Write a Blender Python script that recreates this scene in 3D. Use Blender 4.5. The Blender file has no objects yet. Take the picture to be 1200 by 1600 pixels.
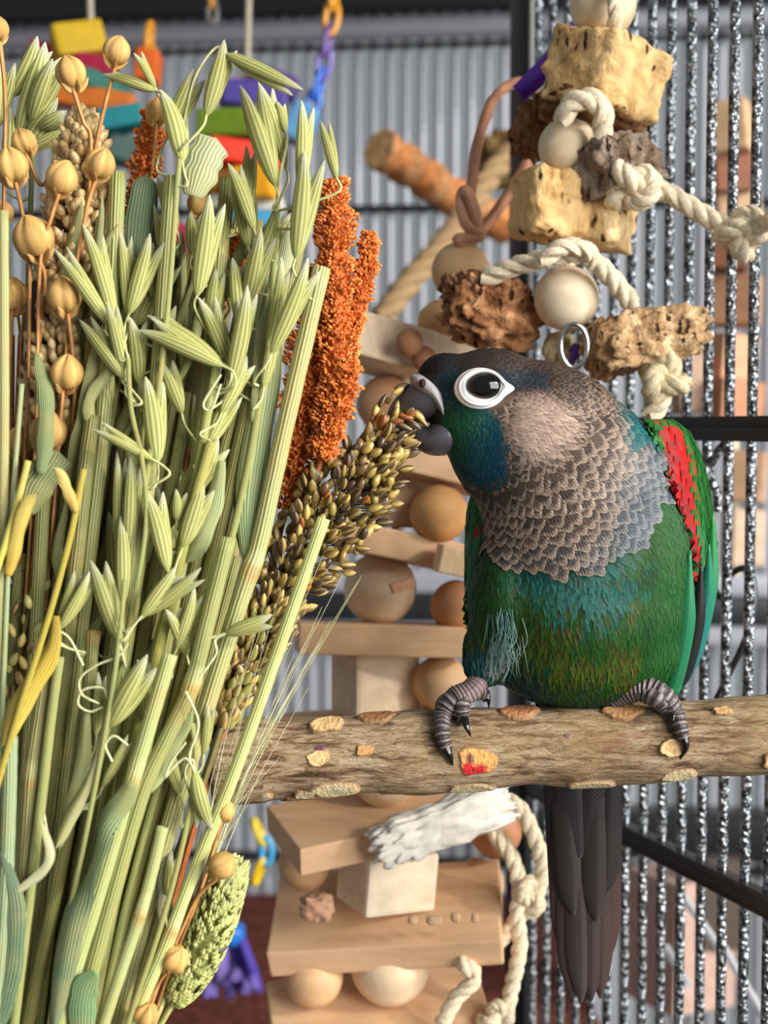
import bpy, bmesh, math, random
import numpy as np
from mathutils import Vector, Matrix, noise as mnoise
from mathutils.bvhtree import BVHTree

random.seed(7)
rng = np.random.default_rng(11)
scene = bpy.context.scene
COL = scene.collection

# ------------------------------------------------------------------ camera
FPX = 2198.0                       # focal length in pixels of the 1200x1600 frame
PITCH = math.radians(3.5)
CAMZ = 1.30
CAM = Vector((0.0, 0.0, CAMZ))
FW = Vector((0, math.cos(PITCH), -math.sin(PITCH)))
UP = Vector((0, math.sin(PITCH), math.cos(PITCH)))
RT = Vector((1, 0, 0))
D0 = 0.37                          # distance of the bird

cd = bpy.data.cameras.new('camera')
cam = bpy.data.objects.new('camera', cd)
COL.objects.link(cam)
cam.location = CAM
cam.rotation_euler = (math.radians(90) - PITCH, 0, 0)
cd.sensor_fit = 'VERTICAL'
cd.sensor_height = 36.0
cd.sensor_width = 27.0
cd.lens = FPX / 1600.0 * 36.0
cd.clip_start = 0.01
cd.dof.use_dof = True
cd.dof.focus_distance = 0.362
cd.dof.aperture_fstop = 14.0
scene.camera = cam

# ------------------------------------------------------------------ world, lights, exposure
scene.view_settings.view_transform = 'Standard'
scene.view_settings.look = 'None'
scene.view_settings.gamma = 1.0
scene.view_settings.use_curve_mapping = False
scene.view_settings.exposure = 0.0
W = bpy.data.worlds.new('room_daylight')
scene.world = W
W.use_nodes = True
W.node_tree.nodes['Background'].inputs[0].default_value = (0.90, 0.95, 1.0, 1)
W.node_tree.nodes['Background'].inputs[1].default_value = 0.28


def area_light(name, loc, target, size, power, color):
    l = bpy.data.lights.new(name, 'AREA')
    l.shape = 'RECTANGLE'
    l.size, l.size_y = size
    l.energy = power
    l.color = color
    o = bpy.data.objects.new(name, l)
    COL.objects.link(o)
    o.location = loc
    d = Vector(target) - Vector(loc)
    o.rotation_euler = d.to_track_quat('-Z', 'Y').to_euler()
    return o


# the eye's catchlight, the bright right sides of the bars and the foot's shadow show one window, right of and behind the lens
area_light('window_right_offscreen', (1.60, -0.85, 1.75), (0, 0.42, 1.27), (2.0, 1.5), 100, (1.0, 0.98, 0.95))
sun = bpy.data.lights.new('sunlight_offscreen', 'SUN')
sun.energy = 2.2
sun.angle = math.radians(4.0)
sun.color = (1.0, 0.93, 0.82)
so = bpy.data.objects.new('sunlight_offscreen', sun)
COL.objects.link(so)
so.rotation_euler = Vector((-0.80, 0.42, -0.42)).to_track_quat('-Z', 'Y').to_euler()

# ------------------------------------------------------------------ helpers


def P(x, y, d):
    """point seen at photo pixel (x, y), d metres in front of the camera"""
    return CAM + FW * d + RT * (d * (x - 600) / FPX) + UP * (d * (800 - y) / FPX)


def K(d):
    return d / FPX


def PW(x, y, w):
    """as P, for things around the bird: w = pixels behind the bird's distance"""
    return P(x, y, D0 + w * K(D0))


def topx(v):
    r = Vector(v) - CAM
    d = r.dot(FW)
    return 600 + FPX * r.dot(RT) / d, 800 - FPX * r.dot(UP) / d, d


def lin(r, g, b):
    def f(c):
        c /= 255.0
        return c / 12.92 if c <= 0.04045 else ((c + 0.055) / 1.055) ** 2.4
    return (f(r), f(g), f(b))


def mixc(a, b, t):
    t = max(0.0, min(1.0, t))
    return tuple(a[i] * (1 - t) + b[i] * t for i in range(3))


def sstep(a, b, x):
    t = max(0.0, min(1.0, (x - a) / (b - a)))
    return t * t * (3 - 2 * t)


def catmull(pts, n):
    """resample a polyline of Vectors (or tuples) smoothly to n points"""
    p = [np.array(q, float) for q in pts]
    if len(p) == 2:
        return [Vector(p[0] + (p[1] - p[0]) * i / (n - 1)) for i in range(n)]
    p = [2 * p[0] - p[1]] + p + [2 * p[-1] - p[-2]]
    m = len(p) - 3
    out = []
    for i in range(n):
        s = i / (n - 1) * m
        k = min(int(s), m - 1)
        t = s - k
        a, b, c, d = p[k:k + 4]
        out.append(0.5 * ((2 * b) + (-a + c) * t + (2 * a - 5 * b + 4 * c - d) * t * t + (-a + 3 * b - 3 * c + d) * t ** 3))
    return [Vector(q) if len(q) == 3 else q for q in out]


def interp(tab, x):
    xs = [t[0] for t in tab]
    return tuple(float(np.interp(x, xs, [t[k] for t in tab])) for k in range(1, len(tab[0])))


class MB:
    """collects geometry for one mesh, with uv and two colours for each vertex"""

    def __init__(s):
        s.v, s.f, s.uv, s.c, s.e = [], [], [], [], []

    def add(s, vs, fs, uvs=None, cs=None, es=None):
        o = len(s.v)
        n = len(vs)
        s.v += [tuple(q) for q in vs]
        s.f += [tuple(i + o for i in f) for f in fs]
        s.uv += list(uvs) if uvs is not None else [(0.5, 0.5)] * n
        cs = list(cs) if cs is not None else [(0.5, 0.5, 0.5)] * n
        s.c += cs
        s.e += list(es) if es is not None else cs

    def build(s, name, mat, parent=None, smooth=True, origin=None, edge=False):
        if origin is None:
            a = np.array(s.v)
            origin = Vector((a.min(0) + a.max(0)) / 2)
        origin = Vector(origin)
        me = bpy.data.meshes.new(name)
        me.from_pydata([(x - origin.x, y - origin.y, z - origin.z) for x, y, z in s.v], [], s.f)
        n = len(s.v)
        ul = me.uv_layers.new(name='uv')
        li = np.zeros(len(me.loops), dtype=np.int32)
        me.loops.foreach_get('vertex_index', li)
        uva = np.array(s.uv, dtype=np.float32)[li]
        ul.data.foreach_set('uv', uva.ravel())
        ca = me.color_attributes.new('col', 'FLOAT_COLOR', 'POINT')
        ca.data.foreach_set('color', np.hstack([np.array(s.c, dtype=np.float32), np.ones((n, 1), np.float32)]).ravel())
        if edge:
            ca = me.color_attributes.new('edge', 'FLOAT_COLOR', 'POINT')
            ca.data.foreach_set('color', np.hstack([np.array(s.e, dtype=np.float32), np.ones((n, 1), np.float32)]).ravel())
        if smooth:
            me.polygons.foreach_set('use_smooth', [True] * len(me.polygons))
        me.update()
        me.materials.append(mat)
        return link(name, me, origin, parent)


WL = {}


def link(name, me, wloc, parent=None):
    o = bpy.data.objects.new(name, me)
    COL.objects.link(o)
    wloc = Vector(wloc)
    WL[o.name] = wloc
    if parent is not None:
        o.parent = parent
        o.location = wloc - WL[parent.name]
    else:
        o.location = wloc
    return o


def place(name, me, mat4, parent):
    """an instance of a shared mesh, with its world matrix"""
    o = bpy.data.objects.new(name, me)
    COL.objects.link(o)
    o.parent = parent
    o.matrix_local = Matrix.Translation(-WL[parent.name]) @ mat4
    WL[o.name] = mat4.translation.copy()
    return o


def thing(name, loc, label, cat, group=None):
    o = link(name, None, loc)
    o.empty_display_size = 0.01
    return tag(o, label, cat, group)


def tag(o, label=None, cat=None, group=None, kind=None):
    if label:
        o['label'] = label
    if cat:
        o['category'] = cat
    if group:
        o['group'] = group
    if kind:
        o['kind'] = kind
    return o


def frames(path):
    n = len(path)
    T = []
    for i in range(n):
        a = path[max(i - 1, 0)]
        b = path[min(i + 1, n - 1)]
        t = (b - a)
        T.append(t.normalized() if t.length > 1e-12 else Vector((0, 0, 1)))
    N = -FW - T[0] * (-FW).dot(T[0])
    if N.length < 1e-3:
        N = UP - T[0] * UP.dot(T[0])
    N.normalize()
    out = []
    for i in range(n):
        N = N - T[i] * N.dot(T[i])
        if N.length < 1e-6:
            N = T[i].orthogonal()
        N.normalize()
        out.append((T[i], N.copy(), T[i].cross(N)))
    return out


def tube(mb, path, rad, sides=10, col=(0.5, 0.5, 0.5), caps=True, hollow=False, capcol=None, flat=1.0, vscale=None):
    """rad: number or list; col: colour or list for each ring; flat squashes towards the camera axis"""
    n = len(path)
    R = rad if isinstance(rad, (list, tuple, np.ndarray)) else [rad] * n
    C = col if isinstance(col, list) else [col] * n
    fr = frames(path)
    vs, uv, cs, fs = [], [], [], []
    L = 0
    for i in range(n):
        if i:
            L += (path[i] - path[i - 1]).length
        T, N, B = fr[i]
        for k in range(sides + 1):
            a = 2 * math.pi * k / sides
            vs.append(path[i] + (N * (math.cos(a) * flat) + B * math.sin(a)) * R[i])
            uv.append((k / sides, L if vscale is None else L / vscale))
            cs.append(C[i])
    m = sides + 1
    for i in range(n - 1):
        for k in range(sides):
            fs.append((i * m + k, i * m + k + 1, (i + 1) * m + k + 1, (i + 1) * m + k))
    cc = capcol or C[0]
    if caps:
        for end in (0, n - 1):
            base = end * m
            T, N, B = fr[end]
            sg = 1 if end == 0 else -1
            ring = [base + k for k in range(sides)]
            if hollow and end == 0:
                o = len(vs)
                for rr, dz in ((0.62, 0.0), (0.52, 1.6)):
                    for k in range(sides):
                        a = 2 * math.pi * k / sides
                        vs.append(path[0] + (N * (math.cos(a) * flat) + B * math.sin(a)) * R[0] * rr + T * R[0] * dz)
                        uv.append((0.5, 0)); cs.append(cc)
                for k in range(sides):
                    k2 = (k + 1) % sides
                    fs.append((ring[k], o + k, o + k2, ring[k2]))
                    fs.append((o + k, o + sides + k, o + sides + k2, o + k2))
                fs.append(tuple(o + sides + k for k in range(sides)))
            else:
                o = len(vs)
                for k in range(sides):
                    vs.append(vs[ring[k]].copy()); uv.append((0.5, 0)); cs.append(cc if end == 0 else C[-1])
                f = [o + k for k in range(sides)]
                fs.append(tuple(f if end == 0 else f[::-1]))
    mb.add(vs, fs, uv, cs)


def ribbon(mb, path, width, col, twist=None, thick=0.00012, cup=0.25, across=6):
    """leaf blade: thin closed body that faces the camera unless twisted"""
    n = len(path)
    Wd = width if isinstance(width, (list, tuple, np.ndarray)) else [width] * n
    C = col if isinstance(col, list) else [col] * n
    fr = frames(path)
    vs, uv, cs, fs = [], [], [], []
    L = 0
    m = 2 * (across + 1)
    for i in range(n):
        if i:
            L += (path[i] - path[i - 1]).length
        T, N, B = fr[i]
        N0 = -FW - T * (-FW).dot(T)
        if N0.length > 0.05:
            N = N0.normalized(); B = T.cross(N)
        a = (twist[i] if isinstance(twist, (list, np.ndarray)) else (twist or 0.0))
        N2 = N * math.cos(a) + B * math.sin(a)
        B2 = B * math.cos(a) - N * math.sin(a)
        for side in (1, -1):
            for k in range(across + 1):
                q = -1 + 2 * k / across
                if side < 0:
                    q = -q
                vs.append(path[i] + B2 * (q * Wd[i] / 2) + N2 * (-cup * abs(q) ** 1.5 * Wd[i] / 2 + side * thick * (1 - q * q * 0.9)))
                uv.append(((q + 1) / 2, L)); cs.append(C[i])
    for i in range(n - 1):
        for k in range(m):
            k2 = (k + 1) % m
            fs.append((i * m + k, i * m + k2, (i + 1) * m + k2, (i + 1) * m + k))
    fs.append(tuple(range(m))[::-1])
    fs.append(tuple((n - 1) * m + k for k in range(m)))
    mb.add(vs, fs, uv, cs)


def sphere_geo(nu=16, nv=10):
    vs, fs, uv = [], [], []
    for j in range(nv + 1):
        th = math.pi * j / nv
        for i in range(nu):
            ph = 2 * math.pi * i / nu
            vs.append((math.sin(th) * math.cos(ph), math.sin(th) * math.sin(ph), math.cos(th)))
            uv.append((i / nu, j / nv))
    for j in range(nv):
        for i in range(nu):
            i2 = (i + 1) % nu
            fs.append((j * nu + i, (j + 1) * nu + i, (j + 1) * nu + i2, j * nu + i2))
    return vs, fs, uv


def ellipsoid(mb, c, axes, col=(0.5, 0.5, 0.5), nu=20, nv=12, fn=None):
    """axes: three Vectors (half axes)"""
    vs, fs, uv = sphere_geo(nu, nv)
    out = []
    for v in vs:
        s = fn(v) if fn else 1.0
        out.append(Vector(c) + (axes[0] * v[0] + axes[1] * v[1] + axes[2] * v[2]) * s)
    mb.add(out, fs, uv, [col] * len(out))


def chunk(mb, c, ax, col, rough=0.16, sub=5, seed=0, power=4.0, freq=2.2):
    """irregular block: a superellipsoid-cube shaken by noise; ax = three half-axis Vectors"""
    n = sub
    idx = {}
    vs, fs, uv = [], [], []

    def vid(p):
        k = tuple(round(q, 5) for q in p)
        if k not in idx:
            idx[k] = len(vs)
            l = (abs(p[0]) ** power + abs(p[1]) ** power + abs(p[2]) ** power) ** (1 / power)
            q = Vector(p) / l
            d = mnoise.fractal(q * freq + Vector((seed * 3.7, seed * 1.3, seed)), 1.0, 2.0, 4)
            q = q * (1 + rough * d)
            vs.append(Vector(c) + ax[0] * q.x + ax[1] * q.y + ax[2] * q.z)
            uv.append((p[0] * 0.5 + 0.5, p[2] * 0.5 + 0.5))
        return idx[k]
    for axis in range(3):
        for sg in (-1, 1):
            for i in range(n):
                for j in range(n):
                    q = []
                    for (a, b) in ((i, j), (i + 1, j), (i + 1, j + 1), (i, j + 1)):
                        p = [0, 0, 0]
                        p[axis] = sg
                        p[(axis + 1) % 3] = -1 + 2 * a / n
                        p[(axis + 2) % 3] = -1 + 2 * b / n
                        q.append(vid(p))
                    fs.append(tuple(q if sg > 0 else q[::-1]))
    mb.add(vs, fs, uv, [col] * len(vs))


def boxgeo(mb, c, ax, col, bev=0.12):
    """bevelled box, ax = three half-axis Vectors"""
    bm = bmesh.new()
    bmesh.ops.create_cube(bm, size=2)
    L = [a.length for a in ax]
    for v in bm.verts:
        v.co = Vector((v.co.x * L[0], v.co.y * L[1], v.co.z * L[2]))
    bmesh.ops.bevel(bm, geom=list(bm.edges), offset=min(L) * bev, segments=2, affect='EDGES', profile=0.6)
    dirs = [a.normalized() for a in ax]
    bm.verts.index_update()
    vs = [Vector(c) + dirs[0] * v.co.x + dirs[1] * v.co.y + dirs[2] * v.co.z for v in bm.verts]
    uv = [(v.co.x * 30, v.co.z * 30) for v in bm.verts]
    fs = [tuple(v.index for v in f.verts) for f in bm.faces]
    bm.free()
    mb.add(vs, fs, uv, [col] * len(vs))


def axes_px(hx, hy, hw, d, roll=0, yaw=0, pitch=0):
    """half axes in pixels at distance d, turned in the picture (roll), about up (yaw) and tipped (pitch)"""
    M = Matrix.Rotation(roll, 3, FW) @ Matrix.Rotation(yaw, 3, UP) @ Matrix.Rotation(pitch, 3, RT)
    k = K(d)
    return [M @ RT * hx * k, M @ FW * hw * k, M @ UP * hy * k]


# ------------------------------------------------------------------ materials
def newmat(name):
    m = bpy.data.materials.new(name)
    m.use_nodes = True
    nt = m.node_tree
    for n in list(nt.nodes):
        nt.nodes.remove(n)
    out = nt.nodes.new('ShaderNodeOutputMaterial')
    b = nt.nodes.new('ShaderNodeBsdfPrincipled')
    nt.links.new(b.outputs[0], out.inputs[0])
    return m, nt, b


class NG:
    def __init__(s, nt):
        s.nt = nt

    def n(s, t, **kw):
        nd = s.nt.nodes.new(t)
        for k, v in kw.items():
            setattr(nd, k, v)
        return nd

    def l(s, a, b):
        s.nt.links.new(a, b)

    def val(s, sock, x):
        if hasattr(x, 'is_output') or hasattr(x, 'links'):
            s.l(x, sock)
        else:
            sock.default_value = x

    def math(s, op, a, b=0.0, c=None, clamp=False):
        nd = s.n('ShaderNodeMath', operation=op, use_clamp=clamp)
        s.val(nd.inputs[0], a); s.val(nd.inputs[1], b)
        if c is not None:
            s.val(nd.inputs[2], c)
        return nd.outputs[0]

    def mix(s, fac, a, b, mode='MIX'):
        nd = s.n('ShaderNodeMix', data_type='RGBA', blend_type=mode)
        s.val(nd.inputs[0], fac)
        for sock, x in ((nd.inputs[6], a), (nd.inputs[7], b)):
            if isinstance(x, tuple):
                sock.default_value = (x[0], x[1], x[2], 1)
            else:
                s.l(x, sock)
        return nd.outputs[2]

    def noise(s, scale, detail=4, vec=None, rough=0.55, dist=0.0):
        nd = s.n('ShaderNodeTexNoise')
        nd.inputs['Scale'].default_value = scale
        nd.inputs['Detail'].default_value = detail
        nd.inputs['Roughness'].default_value = rough
        nd.inputs['Distortion'].default_value = dist
        s.l(vec if vec is not None else s.obj(), nd.inputs['Vector'])
        return nd.outputs['Fac']

    def ramp(s, fac, stops):
        nd = s.n('ShaderNodeValToRGB')
        s.l(fac, nd.inputs[0])
        el = nd.color_ramp.elements
        while len(el) < len(stops):
            el.new(0.5)
        for e, (p, c) in zip(el, stops):
            e.position = p
            e.color = (c[0], c[1], c[2], 1) if isinstance(c, tuple) else (c, c, c, 1)
        return nd.outputs[0]

    def attr(s, name):
        return s.n('ShaderNodeAttribute', attribute_name=name).outputs['Color']

    def obj(s):
        return s.n('ShaderNodeTexCoord').outputs['Object']

    def uv(s):
        sp = s.n('ShaderNodeSeparateXYZ')
        s.l(s.n('ShaderNodeTexCoord').outputs['UV'], sp.inputs[0])
        return sp.outputs[0], sp.outputs[1]

    def mapping(s, vec, scale):
        nd = s.n('ShaderNodeMapping')
        s.l(vec, nd.inputs[0])
        nd.inputs['Scale'].default_value = scale
        return nd.outputs[0]

    def bump(s, b, h, strength=0.4, dist=0.0004):
        nd = s.n('ShaderNodeBump')
        nd.inputs['Strength'].default_value = strength
        nd.inputs['Distance'].default_value = dist
        s.l(h, nd.inputs['Height'])
        s.l(nd.outputs[0], b.inputs['Normal'])


def mat_plant(name, stripes=13, depth=0.35, rough=0.5, spec=0.35, sss=0.0, stain=lin(190, 165, 95), stain_amt=0.35):
    m, nt, b = newmat(name)
    g = NG(nt)
    u, v = g.uv()
    col = g.attr('col')
    wob = g.noise(220, 2)
    s = g.math('SINE', g.math('ADD', g.math('MULTIPLY', u, 2 * math.pi * stripes), g.math('MULTIPLY', wob, 2.0)))
    s = g.math('MULTIPLY_ADD', s, 0.5, 0.5)
    dark = g.mix(1.0, col, (1 - depth * 0.95, 1 - depth * 0.85, 1 - depth * 1.15), 'MULTIPLY')
    c = g.mix(s, dark, col)
    rnd = g.n('ShaderNodeObjectInfo').outputs['Random']
    c = g.mix(rnd, g.mix(1.0, c, (0.80, 0.78, 0.72), 'MULTIPLY'), g.mix(1.0, c, (1.10, 1.08, 1.04), 'MULTIPLY'))
    nz = g.noise(90, 4)
    c = g.mix(g.math('MULTIPLY', g.ramp(nz, [(0.45, 0.0), (0.75, 1.0)]), stain_amt), c, stain)
    g.l(c, b.inputs['Base Color'])
    b.inputs['Roughness'].default_value = rough
    b.inputs['Specular IOR Level'].default_value = spec
    g.bump(b, s, 0.5, 0.0003)
    return m


def mat_attr(name, rough=0.5, spec=0.4, nscale=300, namt=0.25, bstr=0.2, bdist=0.0003, metallic=0.0, coat=0.0):
    m, nt, b = newmat(name)
    g = NG(nt)
    col = g.attr('col')
    nz = g.noise(nscale, 4)
    c = g.mix(g.ramp(nz, [(0.3, 0.0), (0.7, 1.0)]), g.mix(1.0, col, (1 - namt,) * 3, 'MULTIPLY'), g.mix(1.0, col, (1 + namt * 0.6,) * 3, 'MULTIPLY'))
    g.l(c, b.inputs['Base Color'])
    b.inputs['Roughness'].default_value = rough
    b.inputs['Specular IOR Level'].default_value = spec
    b.inputs['Metallic'].default_value = metallic
    b.inputs['Coat Weight'].default_value = coat
    g.bump(b, nz, bstr, bdist)
    return m


def mat_wood(name, c1, c2, scale=(25, 160, 160), rough=0.6):
    m, nt, b = newmat(name)
    g = NG(nt)
    col = g.attr('col')
    o = g.obj()
    n1 = g.noise(1.0, 5, g.mapping(o, scale), 0.6, 0.4)
    n2 = g.noise(420, 3)
    c = g.mix(g.ramp(n1, [(0.3, 0.0), (0.7, 1.0)]), g.mix(1.0, col, c1, 'MULTIPLY'), g.mix(1.0, col, c2, 'MULTIPLY'))
    g.l(c, b.inputs['Base Color'])
    b.inputs['Roughness'].default_value = rough
    b.inputs['Specular IOR Level'].default_value = 0.3
    g.bump(b, g.math('ADD', n1, g.math('MULTIPLY', n2, 0.5)), 0.35, 0.0006)
    return m


def mat_bark():
    m, nt, b = newmat('perch_bark')
    g = NG(nt)
    o = g.obj()
    grain = g.noise(1.0, 8, g.mapping(o, (90, 520, 520)), 0.68, 0.6)
    fine = g.noise(1.0, 6, g.mapping(o, (380, 1500, 1500)), 0.7, 1.0)
    big = g.noise(38, 5, None, 0.6)
    c = g.ramp(grain, [(0.30, lin(84, 60, 42)), (0.42, lin(142, 112, 82)), (0.50, lin(198, 168, 130)), (0.64, lin(232, 210, 176))])
    c = g.mix(g.math('MULTIPLY', g.ramp(fine, [(0.38, 1.0), (0.50, 0.0)]), 0.6), c, lin(90, 66, 48))
    c = g.mix(g.math('MULTIPLY', g.ramp(big, [(0.50, 0.0), (0.72, 1.0)]), 0.55), c, lin(196, 166, 116))
    red = g.noise(55, 3, g.mapping(o, (0.6, 1.3, 1.3)))
    c = g.mix(g.math('MULTIPLY', g.ramp(red, [(0.62, 0.0), (0.72, 1.0)]), 0.5), c, lin(176, 112, 90))
    g.l(c, b.inputs['Base Color'])
    b.inputs['Roughness'].default_value = 0.75
    b.inputs['Specular IOR Level'].default_value = 0.25
    g.bump(b, g.math('ADD', grain, g.math('MULTIPLY', fine, 0.9)), 1.0, 0.0022)
    return m


def mat_cork(name, rough):
    m, nt, b = newmat(name)
    g = NG(nt)
    col = g.attr('col')
    o = g.obj()
    n1 = g.noise(150, 6, None, 0.65, 0.5)
    n3 = g.noise(60, 5, None, 0.7, 1.2)
    vor = g.n('ShaderNodeTexVoronoi', feature='F1')
    g.l(g.mapping(o, (330, 330, 95)), vor.inputs['Vector'])
    vor.inputs['Randomness'].default_value = 1.0
    vor.inputs['Scale'].default_value = 1.0
    pores = g.ramp(g.math('ADD', vor.outputs['Distance'], g.math('MULTIPLY_ADD', n1, 0.5, -0.25)), [(0.20, 1.0), (0.34, 0.0)])
    sel = g.ramp(g.noise(130, 2), [(0.47, 0.0), (0.56, 1.0)])
    if rough:
        c = g.ramp(n3, [(0.36, (0.30, 0.22, 0.16)), (0.47, (0.72, 0.62, 0.52)), (0.56, (0.95, 0.92, 0.88)), (0.64, (1.7, 1.75, 1.8))])
        c = g.mix(1.0, col, c, 'MULTIPLY')
    else:
        c = g.ramp(n3, [(0.34, (0.45, 0.34, 0.24)), (0.43, (0.82, 0.72, 0.60)), (0.52, (0.98, 0.94, 0.88)), (0.66, (1.12, 1.12, 1.08))])
        c = g.mix(1.0, col, c, 'MULTIPLY')
    c = g.mix(g.math('MULTIPLY', pores, sel), c, lin(72, 42, 26))
    g.l(c, b.inputs['Base Color'])
    b.inputs['Roughness'].default_value = 0.85
    b.inputs['Specular IOR Level'].default_value = 0.2
    g.bump(b, g.math('SUBTRACT', g.math('ADD', n1, n3), g.math('MULTIPLY', g.math('MULTIPLY', pores, sel), 0.8)), 1.0, 0.003 if rough else 0.0015)
    return m


def mat_hammered():
    m, nt, b = newmat('hammered_black_powder_coat')
    g = NG(nt)
    nz = g.noise(520, 2, None, 0.5)
    c = g.ramp(nz, [(0.36, (0.05, 0.055, 0.06)), (0.60, (0.42, 0.46, 0.50))])
    g.l(c, b.inputs['Base Color'])
    b.inputs['Roughness'].default_value = 0.3
    b.inputs['Metallic'].default_value = 1.0
    g.bump(b, nz, 1.0, 0.0028)
    return m


def mat_plain(name, col, rough=0.5, metallic=0.0, spec=0.4, coat=0.0, trans=0.0):
    m, nt, b = newmat(name)
    g = NG(nt)
    nz = g.noise(60, 3)
    c = g.mix(nz, tuple(x * 0.9 for x in col), tuple(min(1, x * 1.08) for x in col))
    g.l(c, b.inputs['Base Color'])
    b.inputs['Roughness'].default_value = rough
    b.inputs['Metallic'].default_value = metallic
    b.inputs['Specular IOR Level'].default_value = spec
    b.inputs['Coat Weight'].default_value = coat
    b.inputs['Transmission Weight'].default_value = trans
    return m


def mat_feather():
    m, nt, b = newmat('feathers')
    g = NG(nt)
    u, v = g.uv()
    cc = g.attr('col')
    ce = g.attr('edge')
    uu = g.math('ABSOLUTE', g.math('MULTIPLY_ADD', u, 2.0, -1.0))
    r = g.math('SQRT', g.math('ADD', g.math('POWER', g.math('MULTIPLY', uu, 0.80), 2.0), g.math('POWER', v, 2.0)))
    nz = g.noise(900, 2)
    r = g.math('ADD', r, g.math('MULTIPLY_ADD', nz, 0.3, -0.15))
    e = g.ramp(r, [(0.66, 0.0), (0.95, 1.0)])
    c = g.mix(e, cc, ce)
    ph = g.math('ADD', g.math('MULTIPLY', uu, 26.0), g.math('MULTIPLY', v, -20.0))
    s = g.math('MULTIPLY_ADD', g.math('SINE', g.math('ADD', ph, g.math('MULTIPLY', nz, 6.0))), 0.5, 0.5)
    dark = g.mix(1.0, c, (0.62, 0.62, 0.62), 'MULTIPLY')
    c = g.mix(s, dark, c)
    g.l(c, b.inputs['Base Color'])
    b.inputs['Roughness'].default_value = 0.5
    b.inputs['Specular IOR Level'].default_value = 0.3
    g.bump(b, s, 0.35, 0.0002)
    return m


def mat_scaly():
    """parrot foot: pale rims between dark scales"""
    m, nt, b = newmat('scaly_foot_skin')
    g = NG(nt)
    u, v = g.uv()
    nz = g.noise(500, 2)
    s = g.math('SINE', g.math('ADD', g.math('MULTIPLY', v, 2 * math.pi), g.math('MULTIPLY', nz, 2.2)))
    s = g.math('MULTIPLY_ADD', s, 0.5, 0.5)
    col = g.attr('col')
    c = g.mix(g.ramp(s, [(0.66, 0.0), (0.97, 1.0)]), col, lin(126, 114, 112))
    g.l(c, b.inputs['Base Color'])
    b.inputs['Roughness'].default_value = 0.45
    g.bump(b, s, 0.7, 0.0004)
    return m


def mat_ring():
    """wrinkled white skin around the eye"""
    m, nt, b = newmat('white_eye_skin')
    g = NG(nt)
    u, v = g.uv()
    nz = g.noise(300, 2)
    s = g.math('MULTIPLY_ADD', g.math('SINE', g.math('ADD', g.math('MULTIPLY', v, 26.0), g.math('MULTIPLY', nz, 3.0))), 0.5, 0.5)
    c = g.mix(nz, lin(234, 233, 233), lin(244, 243, 242))
    g.l(c, b.inputs['Base Color'])
    b.inputs['Roughness'].default_value = 0.6
    g.bump(b, s, 0.5, 0.0003)
    return m


M = {}
M['straw'] = mat_plant('dried_oat_straw', 15, 0.55, 0.48, 0.4, stain=lin(176, 146, 84), stain_amt=0.45)
M['leaf'] = mat_plant('dried_leaf_blade', 9, 0.45, 0.55, 0.3)
M['glume'] = mat_plant('oat_husk', 11, 0.62, 0.5, 0.35, stain_amt=0.12)
M['rib'] = mat_plant('dark_stem', 5, 0.35, 0.6, 0.3)
M['pod'] = mat_plant('flax_pod', 5, 0.26, 0.45, 0.4, stain=lin(150, 100, 50), stain_amt=0.35)
M['stem'] = mat_attr('thin_dry_stem', 0.6, 0.3, 300, 0.3)
M['seed'] = mat_attr('glossy_seed_husk', 0.28, 0.6, 500, 0.35, 0.2)
M['floret'] = mat_attr('amaranth_floret', 0.7, 0.2, 600, 0.4, 0.2)
M['bark'] = mat_bark()
M['cut'] = mat_attr('cut_wood_face', 0.75, 0.2, 900, 0.26, 0.9, 0.0008)
M['wood'] = mat_wood('bare_toy_wood', (0.82, 0.77, 0.70), (1.05, 1.03, 1.0))
M['chew'] = mat_wood('chewed_wood', (0.80, 0.78, 0.76), (1.05, 1.05, 1.05), (300, 300, 120), 0.8)
M['cork'] = mat_cork('rough_bark', True)
M['corkcut'] = mat_cork('cut_cork', False)
M['rope'] = mat_attr('cotton_rope', 0.8, 0.15, 900, 0.28, 0.5, 0.0004)
M['leather'] = mat_attr('leather_cord', 0.65, 0.3, 260, 0.2, 0.3)
M['hammer'] = mat_hammered()
M['rail'] = mat_plain('black_rail', lin(34, 37, 40), 0.35, 0.3, 0.6)
M['greybar'] = mat_plain('grey_wire', lin(154, 157, 166), 0.4, 0.2, 0.5)
M['wallpaint'] = mat_plain('grey_wall_paint', lin(128, 134, 138), 0.8)
M['steel'] = mat_plain('steel_ring', (0.55, 0.55, 0.56), 0.2, 1.0)
M['colour'] = mat_attr('painted_wood', 0.55, 0.35, 120, 0.12, 0.2)
M['plastic'] = mat_attr('coloured_plastic', 0.3, 0.5, 80, 0.08, 0.05)
M['feather'] = mat_feather()
M['skin'] = mat_attr('bird_skin', 0.7, 0.2, 400, 0.2, 0.3)
M['beak'] = mat_attr('grey_beak', 0.33, 0.5, 260, 0.22, 0.25, 0.0004)
M['cere'] = mat_attr('pale_cere', 0.65, 0.3, 600, 0.22, 0.4)
M['claw'] = mat_attr('black_claw', 0.18, 0.6, 200, 0.2, 0.05)
M['scaly'] = mat_scaly()
M['ring'] = mat_ring()
M['eye'] = mat_attr('glossy_eye', 0.06, 0.45, 300, 0.1, 0.0, 0.0, 0.0, 0.15)
M['litter'] = mat_attr('red_brown_litter', 0.9, 0.1, 160, 0.5, 0.6, 0.004)
M['clear'] = mat_plain('clear_acrylic', (0.85, 0.88, 0.92), 0.1, 0.0, 0.5, 0.0, 0.6)

# ------------------------------------------------------------------ room and cage
G = 0.0


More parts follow.
